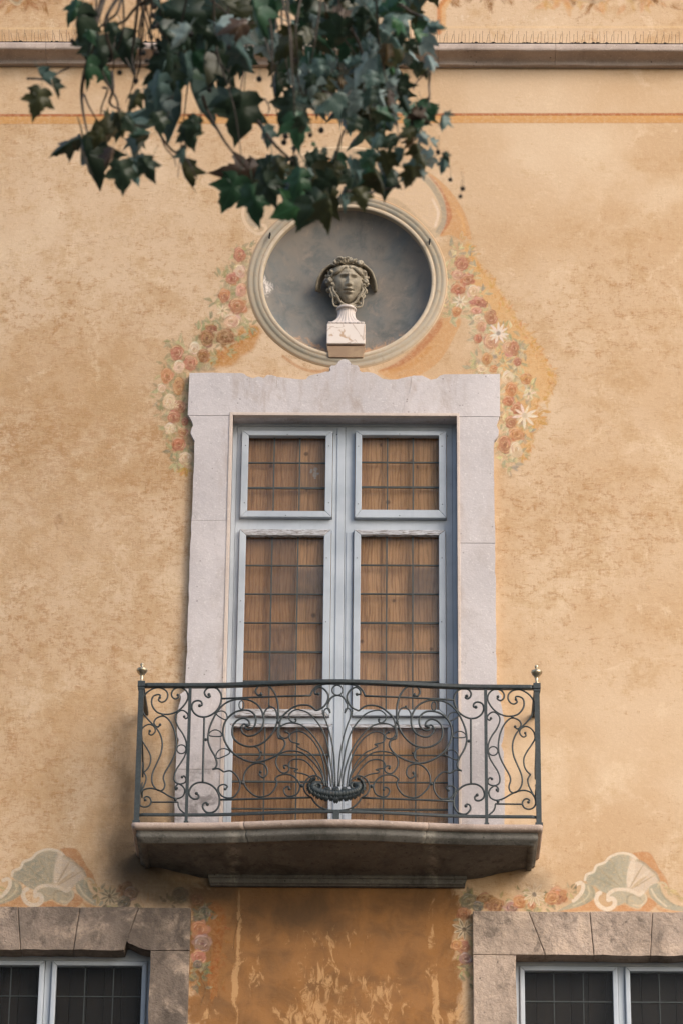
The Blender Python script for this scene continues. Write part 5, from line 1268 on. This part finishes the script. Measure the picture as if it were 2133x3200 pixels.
# ------------------------------------------------------------------ carved head on its pedestal in the niche
HC = P(1084, 858, -.02); hx, hz = HC[0], HC[2]
HY = .06                                                   # centre of the head, front of face about y = -.05
pz = lambda px, py, y=0.0: P(*crop(940, 760, 300/1568)([(px, py)])[0], y)
pcx = pz(735,1480)[0]; bw_ = .5*(pz(1043,1480)[0]-pz(420,1480)[0])
zb0, zb1 = pz(735,1640,-.03)[2], pz(735,1310,-.03)[2]; ztopn = pz(745,1010,0)[2]
ped = empty('pedestal', (pcx, .05, zb0), 'white marble pedestal with fluted neck and brown veined block in the niche', 'pedestal')
bm_obj('block', box_bm(pcx-bw_, pcx+bw_, -.03, .17, zb0, zb1, .004), VEIN, ped)
G = Geo(); v, f = grid_mesh(2, 2, lambda a, b: (0,0,0))
bm_obj('cap_slab', box_bm(pcx-bw_*.945, pcx+bw_*.945, -.022, .165, zb1+.0005, zb1+.02, .004), MARB, ped)
# leaf band carved round the cap
for k in range(9):
    x = pcx-bw_*.86+bw_*1.72*k/8; G.ball((x, -.024, zb1+.010), .011, 8, (1.25, .35, .55))
G.build('leaf_band', MARB, ped, True)
# fluted neck: flaring square-round section with grooves
nz_ = 18; nn = 96; v, f = [], []; z0n, z1n = zb1+.0205, ztopn-.018
for j in range(nz_):
    t = j/(nz_-1); r = .056+.058*(1-t)**2.6+.004*t**6
    for i in range(nn):
        a_ = 2*math.pi*i/nn; g_ = 1-.10*max(0, math.cos(a_*26))**1.0*(1 if .06 < t < .97 else 0)
        sq = 1/max(abs(math.cos(a_)), abs(math.sin(a_)))**(.75*(1-t)**1.5)
        v.append((pcx+r*g_*math.cos(a_)*sq, .058+r*g_*(.64+.24*min(1, t*1.6))*math.sin(a_)*sq, z0n+(z1n-z0n)*t))
for j in range(nz_-1):
    for i in range(nn): f.append((j*nn+i, j*nn+(i+1)%nn, (j+1)*nn+(i+1)%nn, (j+1)*nn+i))
f.append(tuple((nz_-1)*nn+i for i in range(nn)))
mesh_obj('fluted_neck', v, f, MARB, ped, True)
Geo().add(lathe([(.055,0),(.064,.002),(.067,.010),(.063,.018),(.05,.02)], (pcx, .055, z1n+.0005), 40)).build('collar', MARB, ped, True)
zbr = pz(735,1870,.0)[2]
zbr = pz(735,1862,-.022)[2]
brk = prism('niche_bracket', [(pcx-bw_*.98, zb0-.014), (pcx+bw_*1.0, zb0-.014), (pcx+bw_*.90, zbr), (pcx-bw_*.88, zbr)], -.022, .16, RINGM, None, .004)
set_attr(brk, 'paint', np.array([[*lin(150,126,104), 1]]*len(brk.data.vertices)))
tag(brk, 'brown plastered ledge under the marble pedestal in the niche', 'ledge')
prism('shim', [(pcx-bw_*.9, zb0-.0135), (pcx+bw_*.9, zb0-.0135), (pcx+bw_*.9, zb0-.0005), (pcx-bw_*.9, zb0-.0005)], .02, .18, HOOKM, ped, 0)

head = empty('carved_head', (hx, HY, ztopn), 'grey carved stone head with curled hair and small wings on the pedestal', 'sculpture')
zch, zht = pz(760,905)[2], pz(770,300)[2]                 # chin, hairline top
fx = pz(755,600)[0]; fw = .5*(pz(990,600)[0]-pz(525,600)[0]); fcz = .5*(zch+zht); fh = .5*(zht-zch)
def face_pt(u, w_):
    """u across -1..1 (ear to ear, wrapping back), w_ -1 chin .. 1 crown"""
    ph = u*math.pi*.62
    th_ = w_*math.pi/2
    jaw = 1-.40*max(0, -w_)**1.6-.06*max(0, w_)**2
    X = fw*1.04*math.sin(ph)*math.cos(th_)**.62*jaw; Yd = -.088*math.cos(ph)*math.cos(th_)**.55*(1-.10*max(0, -w_)); Z = fh*math.sin(th_)**1 if False else fh*(w_*.55+.45*math.sin(th_))
    x, z = X/fw, Z/fh                                     # normalised face coordinates
    front = max(0, math.cos(ph))
    ga = lambda cx_, cz_, sx, sz: math.exp(-((x-cx_)/sx)**2-((z-cz_)/sz)**2)
    d = 0
    # nose: bridge to tip, wings
    zt0, zn0 = .36, -.16
    if zn0-.12 < z < zt0+.2:
        k = min(1, max(0, (zt0-z)/(zt0-zn0))); ht = .010+.022*k**1.1; ht *= 1 if z > zn0 else max(0, 1-(zn0-z)/.07)
        ht *= 1 if z < zt0 else max(0, 1-(z-zt0)/.2)
        d += ht*math.exp(-(x/(.10+.07*k))**2)
    d += .007*(ga(-.17, -.14, .09, .07)+ga(.17, -.14, .09, .07))
    # brow ridge and eye sockets, lids
    for s in (-1, 1):
        d += .012*ga(s*.40, .34, .30, .070)+.006*ga(s*.18, .36, .14, .09)
        d -= .0215*ga(s*.37, .20, .21, .10)
        d += .0095*ga(s*.39, .17, .15, .065)
        d += .0035*ga(s*.39, .235, .19, .022)-.003*ga(s*.39, .205, .18, .018)
        d += .008*ga(s*.60, -.12, .26, .26)-.004*ga(s*.52, -.40, .2, .2)
    # mouth: parted lips
    d += .010*ga(0, -.40, .34, .16)
    d += .007*(ga(-.10, -.345, .15, .038)+ga(.10, -.345, .15, .038))-.026*ga(0, -.415, .25, .034)+.009*ga(0, -.49, .20, .048)-.006*ga(0, -.60, .24, .05)-.004*(ga(-.33, -.41, .07, .05)+ga(.33, -.41, .07, .05))
    d -= .004*ga(0, -.26, .05, .07)
    d += .012*ga(0, -.80, .26, .16)
    d += .004*ga(0, .62, .6, .24)-.003*ga(0, .50, .05, .08)
    return (X, Yd-d*front, Z)
nu, nv = 121, 121
v, f = grid_mesh(nu, nv, lambda a_, b_: face_pt(2*a_-1, (2*b_-1)*.985))
c_, s_ = math.cos(rad(7)), math.sin(rad(7)); ct, st_ = math.cos(rad(15)), math.sin(rad(15))
def place(p):
    x, y, z = p; x, y = x*c_-y*s_, x*s_+y*c_; y, z = y*ct-z*st_, y*st_+z*ct
    return (fx+x, HY+y, fcz+z)
face = mesh_obj('face', [place(p) for p in v], f, HEADM, head, True)
G = Geo(); G.ball(place((0, .02, .02)), .085, 20, (1.02, 1.0, 1.35)); G.build('skull', HEADM, face, True)
# hair: thick waving locks parted over the forehead and curls down the sides
hair = Geo(); R_ = random.Random(5)
def lock(pts, r): 
    c = catmull(pts, 5); n = len(c); hair.tube(c, [r*(.45+.75*math.sin(math.pi*min(.97, .12+i/(n-1)*.85))) for i in range(n)], 7)
for s in (-1, 1):
    for k in range(9):           # rows sweeping from the parting to the temples
        z0 = .098+.0065*k; y0 = -.070+.011*k
        pts = []
        for i in range(7):
            t = i/6; ang = t*1.42
            pts.append(place((s*(.006+(.094+.0012*k)*math.sin(ang)), y0+.05*t*t+.006*math.sin(t*9+k), z0+.012*math.sin(t*8+k*1.3)*.6+.045*(math.cos(ang)-1)-(.01*t if k < 4 else 0))))
        lock(pts, .0125)
    for k in range(14):          # curls beside the face
        z0 = .082-.0145*k; x0 = .095+.012*math.sin(k*1.9)+(.006 if k < 6 else -.002*max(0, k-7)); y0 = -.005+.012*math.cos(k*2.3)
        pts = [place((s*(x0+.013*math.cos(q*1.15+k)), y0-.028+.006*q, z0+.013*math.sin(q*1.15+k)-.003*q)) for q in range(6)]
        lock(pts, .0108)
        if k < 9:
            pts = [place((s*(x0+.018+.011*math.cos(q*1.2+k*2)), y0+.01+.005*q, z0+.004+.013*math.sin(q*1.2+k*2)-.003*q)) for q in range(5)]
            lock(pts, .0105)
for k in range(22):              # tousled top
    x0 = R_.uniform(-.078, .082); z0 = .134+.016*(1-(x0/.085)**2)+R_.uniform(-.006, .008); y0 = R_.uniform(-.055, .0); a0 = R_.uniform(0, 6.3); sg = R_.choice((-1, 1))
    pts = [place((x0+.014*math.cos(a0+sg*q*.95), y0-.004*q+.008*math.sin(q), z0+.011*math.sin(a0+sg*q*.95))) for q in range(6)]
    lock(pts, .0122)
hair.build('hair', HEADM, head, True)
# curved wings: thick blades arching out and down from the crown
for s in (-1, 1):
    arc = [(.035,.125),(.062,.146),(.096,.148),(.130,.130),(.158,.098),(.177,.056),(.188,.010),(.189,-.024)] if s > 0 else [(.055,.112),(.078,.132),(.108,.138),(.138,.122),(.166,.092),(.186,.050),(.196,.004),(.197,-.03)]
    ac = catmull([(x, 0, z) for x, z in arc], 5); n = len(ac); v, f = [], []; nd = 6
    for i in range(n):
        t = i/(n-1); fr_ = -.040+.075*t**1.6; bk_ = .10
        for j in range(nd):
            y = fr_+(bk_-fr_)*j/(nd-1); rip = .0025*math.sin(j*2.4+t*26)
            kk = 1-.16*(j/(nd-1))**1.6; v.append(place((s*ac[i][0]*kk*1.07, y, ac[i][2]*kk+rip-.010)))
    m_ = len(v)
    for i in range(n):
        t = i/(n-1); fr_ = -.040+.075*t**1.6; bk_ = .10
        for j in range(nd):
            y = fr_+(bk_-fr_)*j/(nd-1); th_ = .011
            kk = (1-.16*(j/(nd-1))**1.6)*.93; v.append(place((s*ac[i][0]*kk*1.07, y+.002, ac[i][2]*kk-.008)))
    for o_, fl in ((0, False), (m_, True)):
        for i in range(n-1):
            for j in range(nd-1):
                q_ = (o_+i*nd+j, o_+(i+1)*nd+j, o_+(i+1)*nd+j+1, o_+i*nd+j+1); f.append(q_ if not fl else q_[::-1])
    for i in range(n-1): f.append((i*nd, m_+i*nd, m_+(i+1)*nd, (i+1)*nd))
    for j in range(nd-1): f.append(((n-1)*nd+j, m_+(n-1)*nd+j, m_+(n-1)*nd+j+1, (n-1)*nd+j+1)); f.append((j, j+1, m_+j+1, m_+j))
    mesh_obj('wing', v, f, HEADM, head, True)
# twisted cords looped below the jaw
for s in (-1, 1):
    inner_ = [(s*.094,-.03,-.020),(s*.100,-.035,-.042),(s*.088,-.042,-.070),(s*.070,-.045,-.098),(s*.050,-.042,-.130),(s*.018,-.045,-.150),(-s*.02,-.052,-.158),(-s*.05,-.04,-.152)]
    outer_ = [(s*.100,-.028,-.016),(s*.118,-.03,-.040),(s*.108,-.034,-.068),(s*.100,-.036,-.096),(s*.099,-.036,-.126),(s*.092,-.036,-.154),(s*.070,-.038,-.164),(s*.040,-.042,-.160),(s*.012,-.040,-.153)]
    for p, r in ((inner_, .0085), (outer_, .0065)):
        Geo().tube(catmull([place(q) for q in p], 6), r, 8).build('cord', HEADM, head, True)
for k in range(12):
    s = 1 if k % 2 else -1; p = (s*(.088+.012*math.sin(k)), -.02, -.012-.006*k); hair2 = None

# ------------------------------------------------------------------ plane tree: trunk and bough outside the picture, twigs, leaves and seed balls hanging into it
tree = empty('plane_tree', (-6.5, -10.6, 0), 'plane tree branches with dark leaves and seed balls hanging in front of the wall', 'tree')
CAMX, CAMY, CAMN = CR[:,0], CR[:,1], CR[:,2]               # right, up, towards the viewer
def at(px, py, dp): return ray(px, py, dp)
DEP = 12.6
tr = catmull([(-6.5,-10.6,-.1),(-6.45,-10.6,2.5),(-6.3,-10.7,5),(-6.0,-10.8,7.4),(-5.4,-10.8,9.4)], 6)
Geo().tube(tr, np.linspace(.34, .2, len(tr)), 14).build('trunk', BARK, tree, True)
bo = catmull([(-5.4,-10.8,9.35),(-4.4,-10.7,10.3),(-3.0,-10.4,10.7),(-1.6,-10.2,10.75),(-.2,-10.1,10.7),(.9,-10.1,10.6)], 6)
Geo().tube(bo, np.linspace(.19, .05, len(bo)), 10).build('bough', BARK, tree, True)
def twig(pts, r0=.006, r1=.002, dep=None, name='twig'):
    n = len(pts); d0 = dep or DEP
    q = [at(x, y, d0+(.12*math.sin(i*1.3+x*.01))) for i, (x, y) in enumerate(pts)]
    c = catmull(q, 5); Geo().tube(c, np.linspace(r0, r1, len(c)), 5).build(name, TWIGM, tree)
# branches rising out of the picture to the bough
def rise(x, y=-40, dep=None):
    d0 = dep or DEP; a0 = at(x, y, d0); t = min(bo, key=lambda q: abs(q[0]-a0[0])+.02*abs(q[1]-a0[1])); mid_ = .5*(a0+t)+np.array([random.uniform(-.1, .1), 0, .05])
    c = catmull([t, mid_, a0], 6); Geo().tube(c, np.linspace(.02, .008, len(c)), 6).build('branch', BARK, tree)
# plane leaf: five pointed lobes
OUT = [(.0,.02),(.10,-.06),(.25,-.06),(.36,.02),(.48,.10),(.40,.15),(.36,.23),(.44,.30),(.50,.38),(.66,.55),(.52,.54),(.45,.58),(.36,.56),(.27,.60),(.29,.70),(.22,.76),(.20,.86),(.10,.96),(0,1.16)]
def leaf_mesh(name, fold, droop, curl, mat, asym=0.0, jag_=0.03):
    R2 = random.Random(hash(name) % 1000 if False else sum(map(ord, name)))
    right = [(x*(1+asym), y) for x, y in OUT]; left = [(-x*(1-asym), y) for x, y in OUT[1:-1]][::-1]
    ol = [(x+R2.uniform(-jag_, jag_), y+R2.uniform(-jag_, jag_)) for x, y in right+left]
    n = len(ol); V = []; F = []
    rings = (1.0, .62, .3); cen = (0, .34)
    for k in rings:
        for x, y in ol: V.append((cen[0]+(x-cen[0])*k, cen[1]+(y-cen[1])*k))
    V.append(cen)
    for r in range(2):
        for i in range(n): F.append((r*n+i, r*n+(i+1) % n, (r+1)*n+(i+1) % n, (r+1)*n+i))
    for i in range(n): F.append((2*n+i, 2*n+(i+1) % n, 3*n))
    P3 = []
    for x, y in V:
        z = -fold*abs(x)-droop*(y-.2)**2*np.sign(y-.2)*.9-curl*x*x+.035*math.sin(x*9+y*5)+.02*math.sin(y*14-x*6)
        sh = 1-.35*min(1, fold)
        P3.append((x*sh, y, z))
    # petiole
    g = Geo(); g.tube([(0,.0,0), (.01,-.18,-.03), (.03,-.42,-.02)], .014, 4)
    o = len(P3); P3 += [tuple(q) for q in g.v]; F += [tuple(i+o for i in q) for q in g.f]
    me = bpy.data.meshes.new('leaf'); me.from_pydata([tuple(map(float, q)) for q in P3], [], F); me.update(); me.materials.append(mat)
    me.polygons.foreach_set('use_smooth', [True]*len(me.polygons)); return me
SHAPES = [(.12,.25,.1,0),(.35,.5,.2,.1),(.7,.3,.3,-.12),(1.1,.5,.2,.15),(.25,.9,.6,-.05),(.5,.1,1.0,.2)]
LM = {k: [leaf_mesh(k+str(i), *s[:3], m, s[3]) for i, s in enumerate(SHAPES)] for k, m in LEAFM.items()}
SCL = FPX
NLEAF = [0]; EXTRA = []
def leaf_at(px, py, size, ang, kind, shape=None, dep=None, tilt=None, yaw=None):
    """leaf blade centred near the pixel; SIZE in photograph pixels; ANG 0 = tip down, + = tip towards the right"""
    d0 = dep or DEP+random.uniform(-.5, .5)
    if py > 560: py -= 26
    s = size/(SCL/d0)
    tip = -CAMY*math.cos(rad(ang))+CAMX*math.sin(rad(ang)); side = np.cross(tip, CAMN)
    B = np.stack([side, tip, np.cross(side, tip)], 1)
    Rm = Matrix([list(r_) for r_ in B])
    t = random.uniform(-.75, .55) if tilt is None else tilt; yw = random.uniform(-.7, .7) if yaw is None else yaw
    Rm = Rm @ (Matrix.Rotation(t, 3, 'X') @ Matrix.Rotation(yw, 3, 'Y'))
    me = LM[kind][random.choice((0,1,1,2,2,2,3,3,4,5)) if shape is None else shape]
    pos = at(px, py, d0); off = Rm @ Vector((0, .42*s, 0))
    M = Matrix.Translation(Vector(pos)-off) @ Rm.to_4x4() @ Matrix.Scale(s, 4)
    NLEAF[0] += 1
    if NLEAF[0] > 296: EXTRA.append((me, M)); return None
    return data_copy('leaf', me, M, tree)
k1 = 1100/1568; k2 = 1133/1568
# leaves one can pick out, in the upper left crop: x, y, size, direction of tip, kind, shape, tilt, yaw
BIG = [(170,445,150,-14,'olive',0,.1,.1),(238,385,95,8,'dark',3,0,.5),(185,345,110,22,'teal',3,0,1.0),(300,640,150,-62,'dark',3,.2,.2),(390,700,250,12,'dark',2,-.1,.4),(545,810,160,4,'dark',0,0,.1),(600,750,130,26,'teal',2,.1,.6),(655,745,130,20,'dark',1,0,.3),(495,690,95,-16,'brown',3,.2,.3),(445,605,100,-14,'olive',1,.1,.4),
 (525,560,120,-8,'dark',0,.2,.2),(580,545,90,30,'dark',1,.1,.5),(815,805,150,8,'olive',3,0,.9),(828,690,70,5,'teal',3,0,1.0),(1075,500,250,-8,'dark',0,.05,.15),(1010,440,150,-70,'dark',1,.1,.1),(1295,480,200,-28,'dark',0,.1,.2),(1330,560,170,10,'green',1,.2,.3),(1390,470,150,30,'teal',2,.2,.7),(840,600,130,18,'dark',0,.2,.2),
 (870,450,260,14,'teal',3,-.1,.7),(810,480,240,4,'teal',3,0,.9),(720,470,120,14,'silver',3,0,.9),(645,450,150,0,'teal',2,0,.7),(600,440,110,-40,'olive',1,0,.4),(440,225,190,-5,'dark',0,.1,.1),(382,300,150,-16,'green',3,.0,.5),(560,200,190,12,'dark',1,.1,.2),(340,80,190,-20,'dark',3,0,.7),(330,40,120,-30,'green',1,.2,.3),(500,130,85,4,'dark',0,.1,.1),(395,130,110,30,'green',1,.4,.2),(400,180,150,0,'dark',1,.2,.2),
 (480,330,100,30,'green',1,0,.5),(1035,880,190,-24,'green',0,.0,.1),(1130,930,190,4,'green',1,0,.25),(1090,800,190,-80,'brown',4,.5,.2),(1190,870,170,14,'dark',1,0,.4),(1215,800,170,4,'teal',3,0,.9),(1310,960,190,-64,'bright',0,.1,.1),(1420,870,260,28,'olive',0,.2,.2),(1400,960,200,-30,'dark',1,.2,.2),(1330,840,150,-20,'green',1,.2,.2),(1480,980,150,10,'olive',3,0,.6),
 (1180,600,110,6,'teal',2,0,.4),(1185,735,130,-50,'dark',1,.1,.3),(1240,740,110,10,'olive',1,.2,.4),(770,100,210,10,'teal',3,0,.8),(800,160,180,18,'teal',3,0,.7),(750,260,200,-6,'dark',2,0,.3),(830,70,240,60,'dark',0,.2,.1),(930,60,260,90,'dark',0,.3,.1),(1050,60,240,70,'olive',0,.3,.1),(1140,60,200,10,'green',3,0,.4),(1060,110,130,-80,'brown',4,.4,.3),(1080,180,160,-20,'teal',2,0,.6),(960,280,200,-40,'dark',0,.1,.2),(1000,340,130,-30,'dark',1,.1,.3),(1050,250,110,-12,'rust',3,0,.6),
 (1230,370,120,-6,'dark',2,0,.3),(1400,390,130,-40,'dark',1,.1,.3),(700,380,160,-20,'teal',1,0,.5),(730,340,200,10,'dark',0,0,.2),(710,540,110,10,'dark',0,.1,.2),(870,560,120,-20,'dark',1,.1,.4)]
for x, y, sz, an, kd, sh_, tl, yw in BIG:
    leaf_at(x*k1, y*k1, sz*k1*.88, an, kd, sh_, None, tl, yw*random.choice((-1, 1)))
# right-hand part, crop of 900..1450
cF = crop(900, 0, 550/1568)
for x, y, sz, an, kd, sh_ in [(590,140,220,60,'silver',0),(260,150,180,60,'silver',2),(420,60,180,70,'teal',1),(180,300,190,0,'olive',0),(400,200,240,0,'rust',1),(520,430,260,-20,'green',0),(700,420,200,-30,'teal',1),(760,180,200,20,'teal',2),(1000,200,220,70,'bright',4),(1130,310,170,10,'bright',2),(1020,300,200,0,'dark',1),(960,430,300,5,'olive',0),(870,470,220,-10,'rust',2),(1100,420,200,30,'dark',1),
 (1300,235,150,80,'teal',4),(1260,540,190,20,'silver',2),(1150,620,220,-8,'dark',1),(1230,640,130,20,'olive',1),(930,640,110,20,'bright',1),(1040,690,100,-20,'bright',2),(740,700,200,-20,'teal',0),(600,560,160,-60,'teal',1),(270,600,220,-10,'teal',0),(430,610,150,-10,'silver',3),(460,740,130,10,'rust',2),(210,720,170,-30,'dark',1),(330,900,260,20,'olive',0),(130,1100,240,10,'dark',0),(60,840,120,-30,'dark',1),
 (240,960,170,40,'silver',3),(120,920,180,50,'teal',1),(720,860,220,-30,'dark',0),(760,780,200,10,'dark',1),(930,760,170,30,'silver',4),(880,860,200,-10,'brown',3),(1030,790,150,20,'teal',1),(1040,930,190,20,'dark',2),(660,960,140,-70,'brown',3),(800,1040,200,-20,'teal',2),(590,1100,210,-40,'dark',0),(700,1150,230,-20,'dark',1),(940,1060,130,10,'teal',1),(1160,1030,240,0,'green',0),(1150,1120,190,10,'dark',1),(1310,1000,150,-20,'green',1),(1370,1070,180,-10,'teal',2),(1420,1030,110,80,'dark',3),
 (1060,1180,190,-70,'olive',1),(900,1240,240,-60,'dark',2),(790,1250,180,-30,'teal',2),(1200,1230,150,30,'silver',1),(1100,1270,180,-10,'rust',4),(1280,1280,130,30,'silver',3),(1150,1350,230,10,'olive',1),(870,1440,260,-6,'olive',0),(1020,1400,200,-10,'teal',3),(1190,1430,190,10,'olive',1),(1090,1640,270,-14,'olive',0),(1180,1560,130,10,'silver',3),(1380,1470,170,-10,'teal',2),(1400,1390,110,20,'dark',1),
 (560,1480,230,-10,'teal',1),(420,1520,230,-40,'olive',0),(330,1690,280,-60,'dark',0),(150,1660,220,-30,'green',1),(620,1560,180,20,'teal',2),(560,1650,220,10,'dark',1),(650,1830,240,14,'olive',0),(80,1460,200,10,'dark',2),(180,1560,150,10,'silver',1),(340,1350,110,0,'dark',1),(230,1280,60,20,'bright',1),(60,1340,90,-10,'dark',3),(500,1800,240,-20,'dark',1),(480,1890,200,6,'teal',3),(320,1830,200,-20,'olive',1),(940,1560,120,10,'dark',3)]:
    p = cF([(x, y)])[0]; leaf_at(p[0], p[1], sz*550/1568*.82, an, kd, sh_)
# filling of the dense crown
KINDS_ = ['dark']*8+['teal']*8+['olive']*4+['green']*3+['silver']*3+['brown']
def dense(x, y):
    if x < 470 or x > 1330: return 0
    lim = np.interp(x, [470,560,700,850,1000,1150,1280,1330], [90,230,190,200,290,430,330,250])
    return 1 if y < lim else 0
nf = 0
while nf < 160:
    x, y = random.uniform(470, 1330), random.uniform(-60, 430)
    if not dense(x, y): continue
    leaf_at(x, y, random.uniform(62, 120), random.gauss(0, 38), random.choice(KINDS_), None, DEP+random.uniform(-.2, 1.6)); nf += 1
for x0, x1, y0, y1, n in ((880,1330,250,620,28),(500,660,60,200,6),(330,460,380,560,8)):
    for _ in range(n): leaf_at(random.uniform(x0, x1), random.uniform(y0, y1), random.uniform(60, 105), random.gauss(0, 45), random.choice(KINDS_), None, DEP+random.uniform(-.4, 1.2))
# leaves deepest in the crown, joined
V = []; F = []; MI = []; kinds = list(LEAFM)
for me, M in EXTRA:
    o_ = len(V); V += [tuple(M @ v.co) for v in me.vertices]; F += [tuple(i+o_ for i in p_.vertices) for p_ in me.polygons]; MI += [list(LEAFM.values()).index(me.materials[0])]*len(me.polygons)
if V:
    o = mesh_obj('inner_leaves', V, F, list(LEAFM.values()), tree); o.data.polygons.foreach_set('material_index', MI); o['kind'] = 'stuff'
# twigs
c1 = cT1
for pts, r0, r1 in (([(470,-30),(425,120),(405,230),(375,340),(365,420),(372,500),(390,590)],.010,.003),([(540,-30),(470,100),(500,260),(440,270),(480,370),(520,440),(530,500)],.007,.003),([(700,-20),(610,30),(560,90),(520,120),(505,240)],.006,.003),([(620,-20),(610,70),(600,160),(590,260),(605,330)],.006,.003),([(540,0),(520,60),(470,100),(440,130)],.005,.003),
   ([(640,-10),(660,60),(670,110)],.004,.002),([(560,260),(590,320),(605,350)],.004,.002),([(500,320),(505,400),(490,460),(540,490)],.006,.003),([(375,420),(400,480),(440,545)],.004,.002),([(680,530),(720,610),(770,670),(830,705),(860,760),(878,795)],.005,.0018),([(715,600),(740,660),(775,700),(785,740)],.003,.0015),([(905,430),(925,490),(990,610),(1040,680),(1090,745)],.006,.003),
   ([(1150,540),(1190,600),(1230,650),(1300,715)],.007,.004),([(940,0),(1000,50),(1040,85)],.004,.002),([(940,320),(938,390)],.002,.002),([(960,230),(990,290),(1020,320)],.003,.002),([(1180,440),(1200,480),(1190,520)],.003,.002),([(120,350),(160,350),(190,352),(230,345),(270,318),(310,300)],.004,.003),([(460,390),(480,400),(455,470),(450,510)],.004,.002)):
    twig(c1(pts), r0*1.15, r1*1.15)
for pts, r0, r1 in (([(1260,640),(1250,760),(1255,850),(1245,960)],.004,.002),([(1255,850),(1210,930)],.003,.002),([(520,1700),(700,1720),(820,1690),(900,1680),(1000,1650)],.006,.003),([(430,910),(500,880),(560,800)],.003,.002),([(1280,600),(1150,720),(1110,800)],.003,.002),([(500,1160),(460,1260),(420,1420)],.004,.003),([(1000,40),(1100,110),(1200,150)],.005,.003),([(560,260),(640,420),(700,640)],.005,.003)):
    twig(cF(pts), r0*1.15, r1*1.15)
for _ in range(26):
    x0 = random.uniform(300, 1300); y1 = random.uniform(220, 560) if x0 > 480 else random.uniform(120, 320); x1 = x0+random.uniform(-90, 110)
    twig([(x0, -40), (x0+(x1-x0)*.2+random.uniform(-20, 20), y1*.3), (x0+(x1-x0)*.6+random.uniform(-20, 20), y1*.65), (x1, y1)], .0045, .0014, DEP+random.uniform(-.3, .8))
for x in (320, 420, 500, 640, 780, 900, 1040, 1180): rise(x)
# seed balls hanging on fine threads
sbm = {}
SB = [(683,68),(690,33),(675,165),(703,178),(678,212),(697,235),(655,272),(605,360),(640,235),(534,323),(690,120),(935,402),(1155,352),(1272,607),(1265,634),(1382,602),(1430,580),(1240,215),(850,150),(405,180),(322,182),(683,725),(820,658),(700,110),(1020,210),(1320,270)]
SBF = [(1440,1600),(1180,960),(1550,1680),(1530,1750),(1330,1355),(200,1205)]
def seed(px, py, r):
    d0 = DEP+random.uniform(-.3, .3); p = at(px, py, d0); rr_ = r/(FPX/d0); g = Geo(); n = 12
    v, f = [], []
    for j in range(9):
        t = math.pi*j/8
        for i in range(n):
            a_ = 2*math.pi*i/n; q_ = rr_*(1+(.10 if (i+j) % 2 else -.04)); v.append((p[0]+q_*math.sin(t)*math.cos(a_), p[1]+q_*math.sin(t)*math.sin(a_), p[2]+q_*math.cos(t)))
    for j in range(8):
        for i in range(n): f.append((j*n+i, (j+1)*n+i, (j+1)*n+(i+1) % n, j*n+(i+1) % n))
    g.add((v, f)); g.tube([p, p+CAMY*.03+CAMX*.003, p+CAMY*.06+CAMX*random.uniform(-.01, .015)], .0008, 4)
    g.build('seed_ball', SEEDM, tree)
for x, y in SB: p = cT1([(x, y)])[0]; seed(p[0], p[1], random.uniform(7, 9.5))
for x, y in SBF: p = cF([(x, y)])[0]; seed(p[0], p[1], random.uniform(6, 9))

# unseen crown added outside the picture, its leaf clumps placed to shade the left wall
N_ = 9500; V = []; F = []; r2 = np.random.default_rng(4); cnt = 0
shade_clumps = [(-5.2,-9.6,12.6,3.2,3.0,2.6),(-3.0,-9.0,13.4,3.0,2.8,2.2),(-7.5,-10.5,11.6,3.0,3.2,2.8),(-5.5,-8.0,9.6,2.0,2.2,2.0),(-.6,-9.6,12.6,2.4,2.0,1.6),(4.5,-8.2,17.6,2.2,2.2,3.6),(4.3,-8.2,20.6,2.3,2.3,2.6),(1.8,-9.0,17.0,2.4,2.4,2.4),(-1.5,-9.2,16.0,3.0,2.6,2.8),(4.4,-8.0,14.6,1.7,1.8,1.8),(-4.4,-5.2,8.4,1.9,1.8,1.8)]
while cnt < N_:
    bx = shade_clumps[r2.integers(len(shade_clumps))]; d = r2.normal(size=3); d /= np.linalg.norm(d); d *= r2.uniform(.35, 1.0)
    c = np.array(bx[:3])+d*np.array(bx[3:]); q = S(c)
    if -230 < q[0] < 2360 and -200 < q[1] < 3400: continue
    a = r2.normal(size=3); a /= np.linalg.norm(a); a[2] -= .6; b = np.cross(a, r2.normal(size=3)); b /= np.linalg.norm(b); a /= np.linalg.norm(a); sz = r2.uniform(.14, .26)
    o = len(V); V += [c, c+.5*sz*b+.35*sz*a, c+.22*sz*b+.5*sz*a, c+1.05*sz*a, c-.22*sz*b+.5*sz*a, c-.5*sz*b+.35*sz*a]; F += [(o,o+1,o+2,o+3,o+4,o+5)]; cnt += 1
o = mesh_obj('crown', V, F, LEAFM['dark'], tree); o['kind'] = 'stuff'

for o in list(SC.objects):
    if o.parent is None and 'category' in o.keys() and 'kind' not in o.keys(): o['kind'] = 'thing'
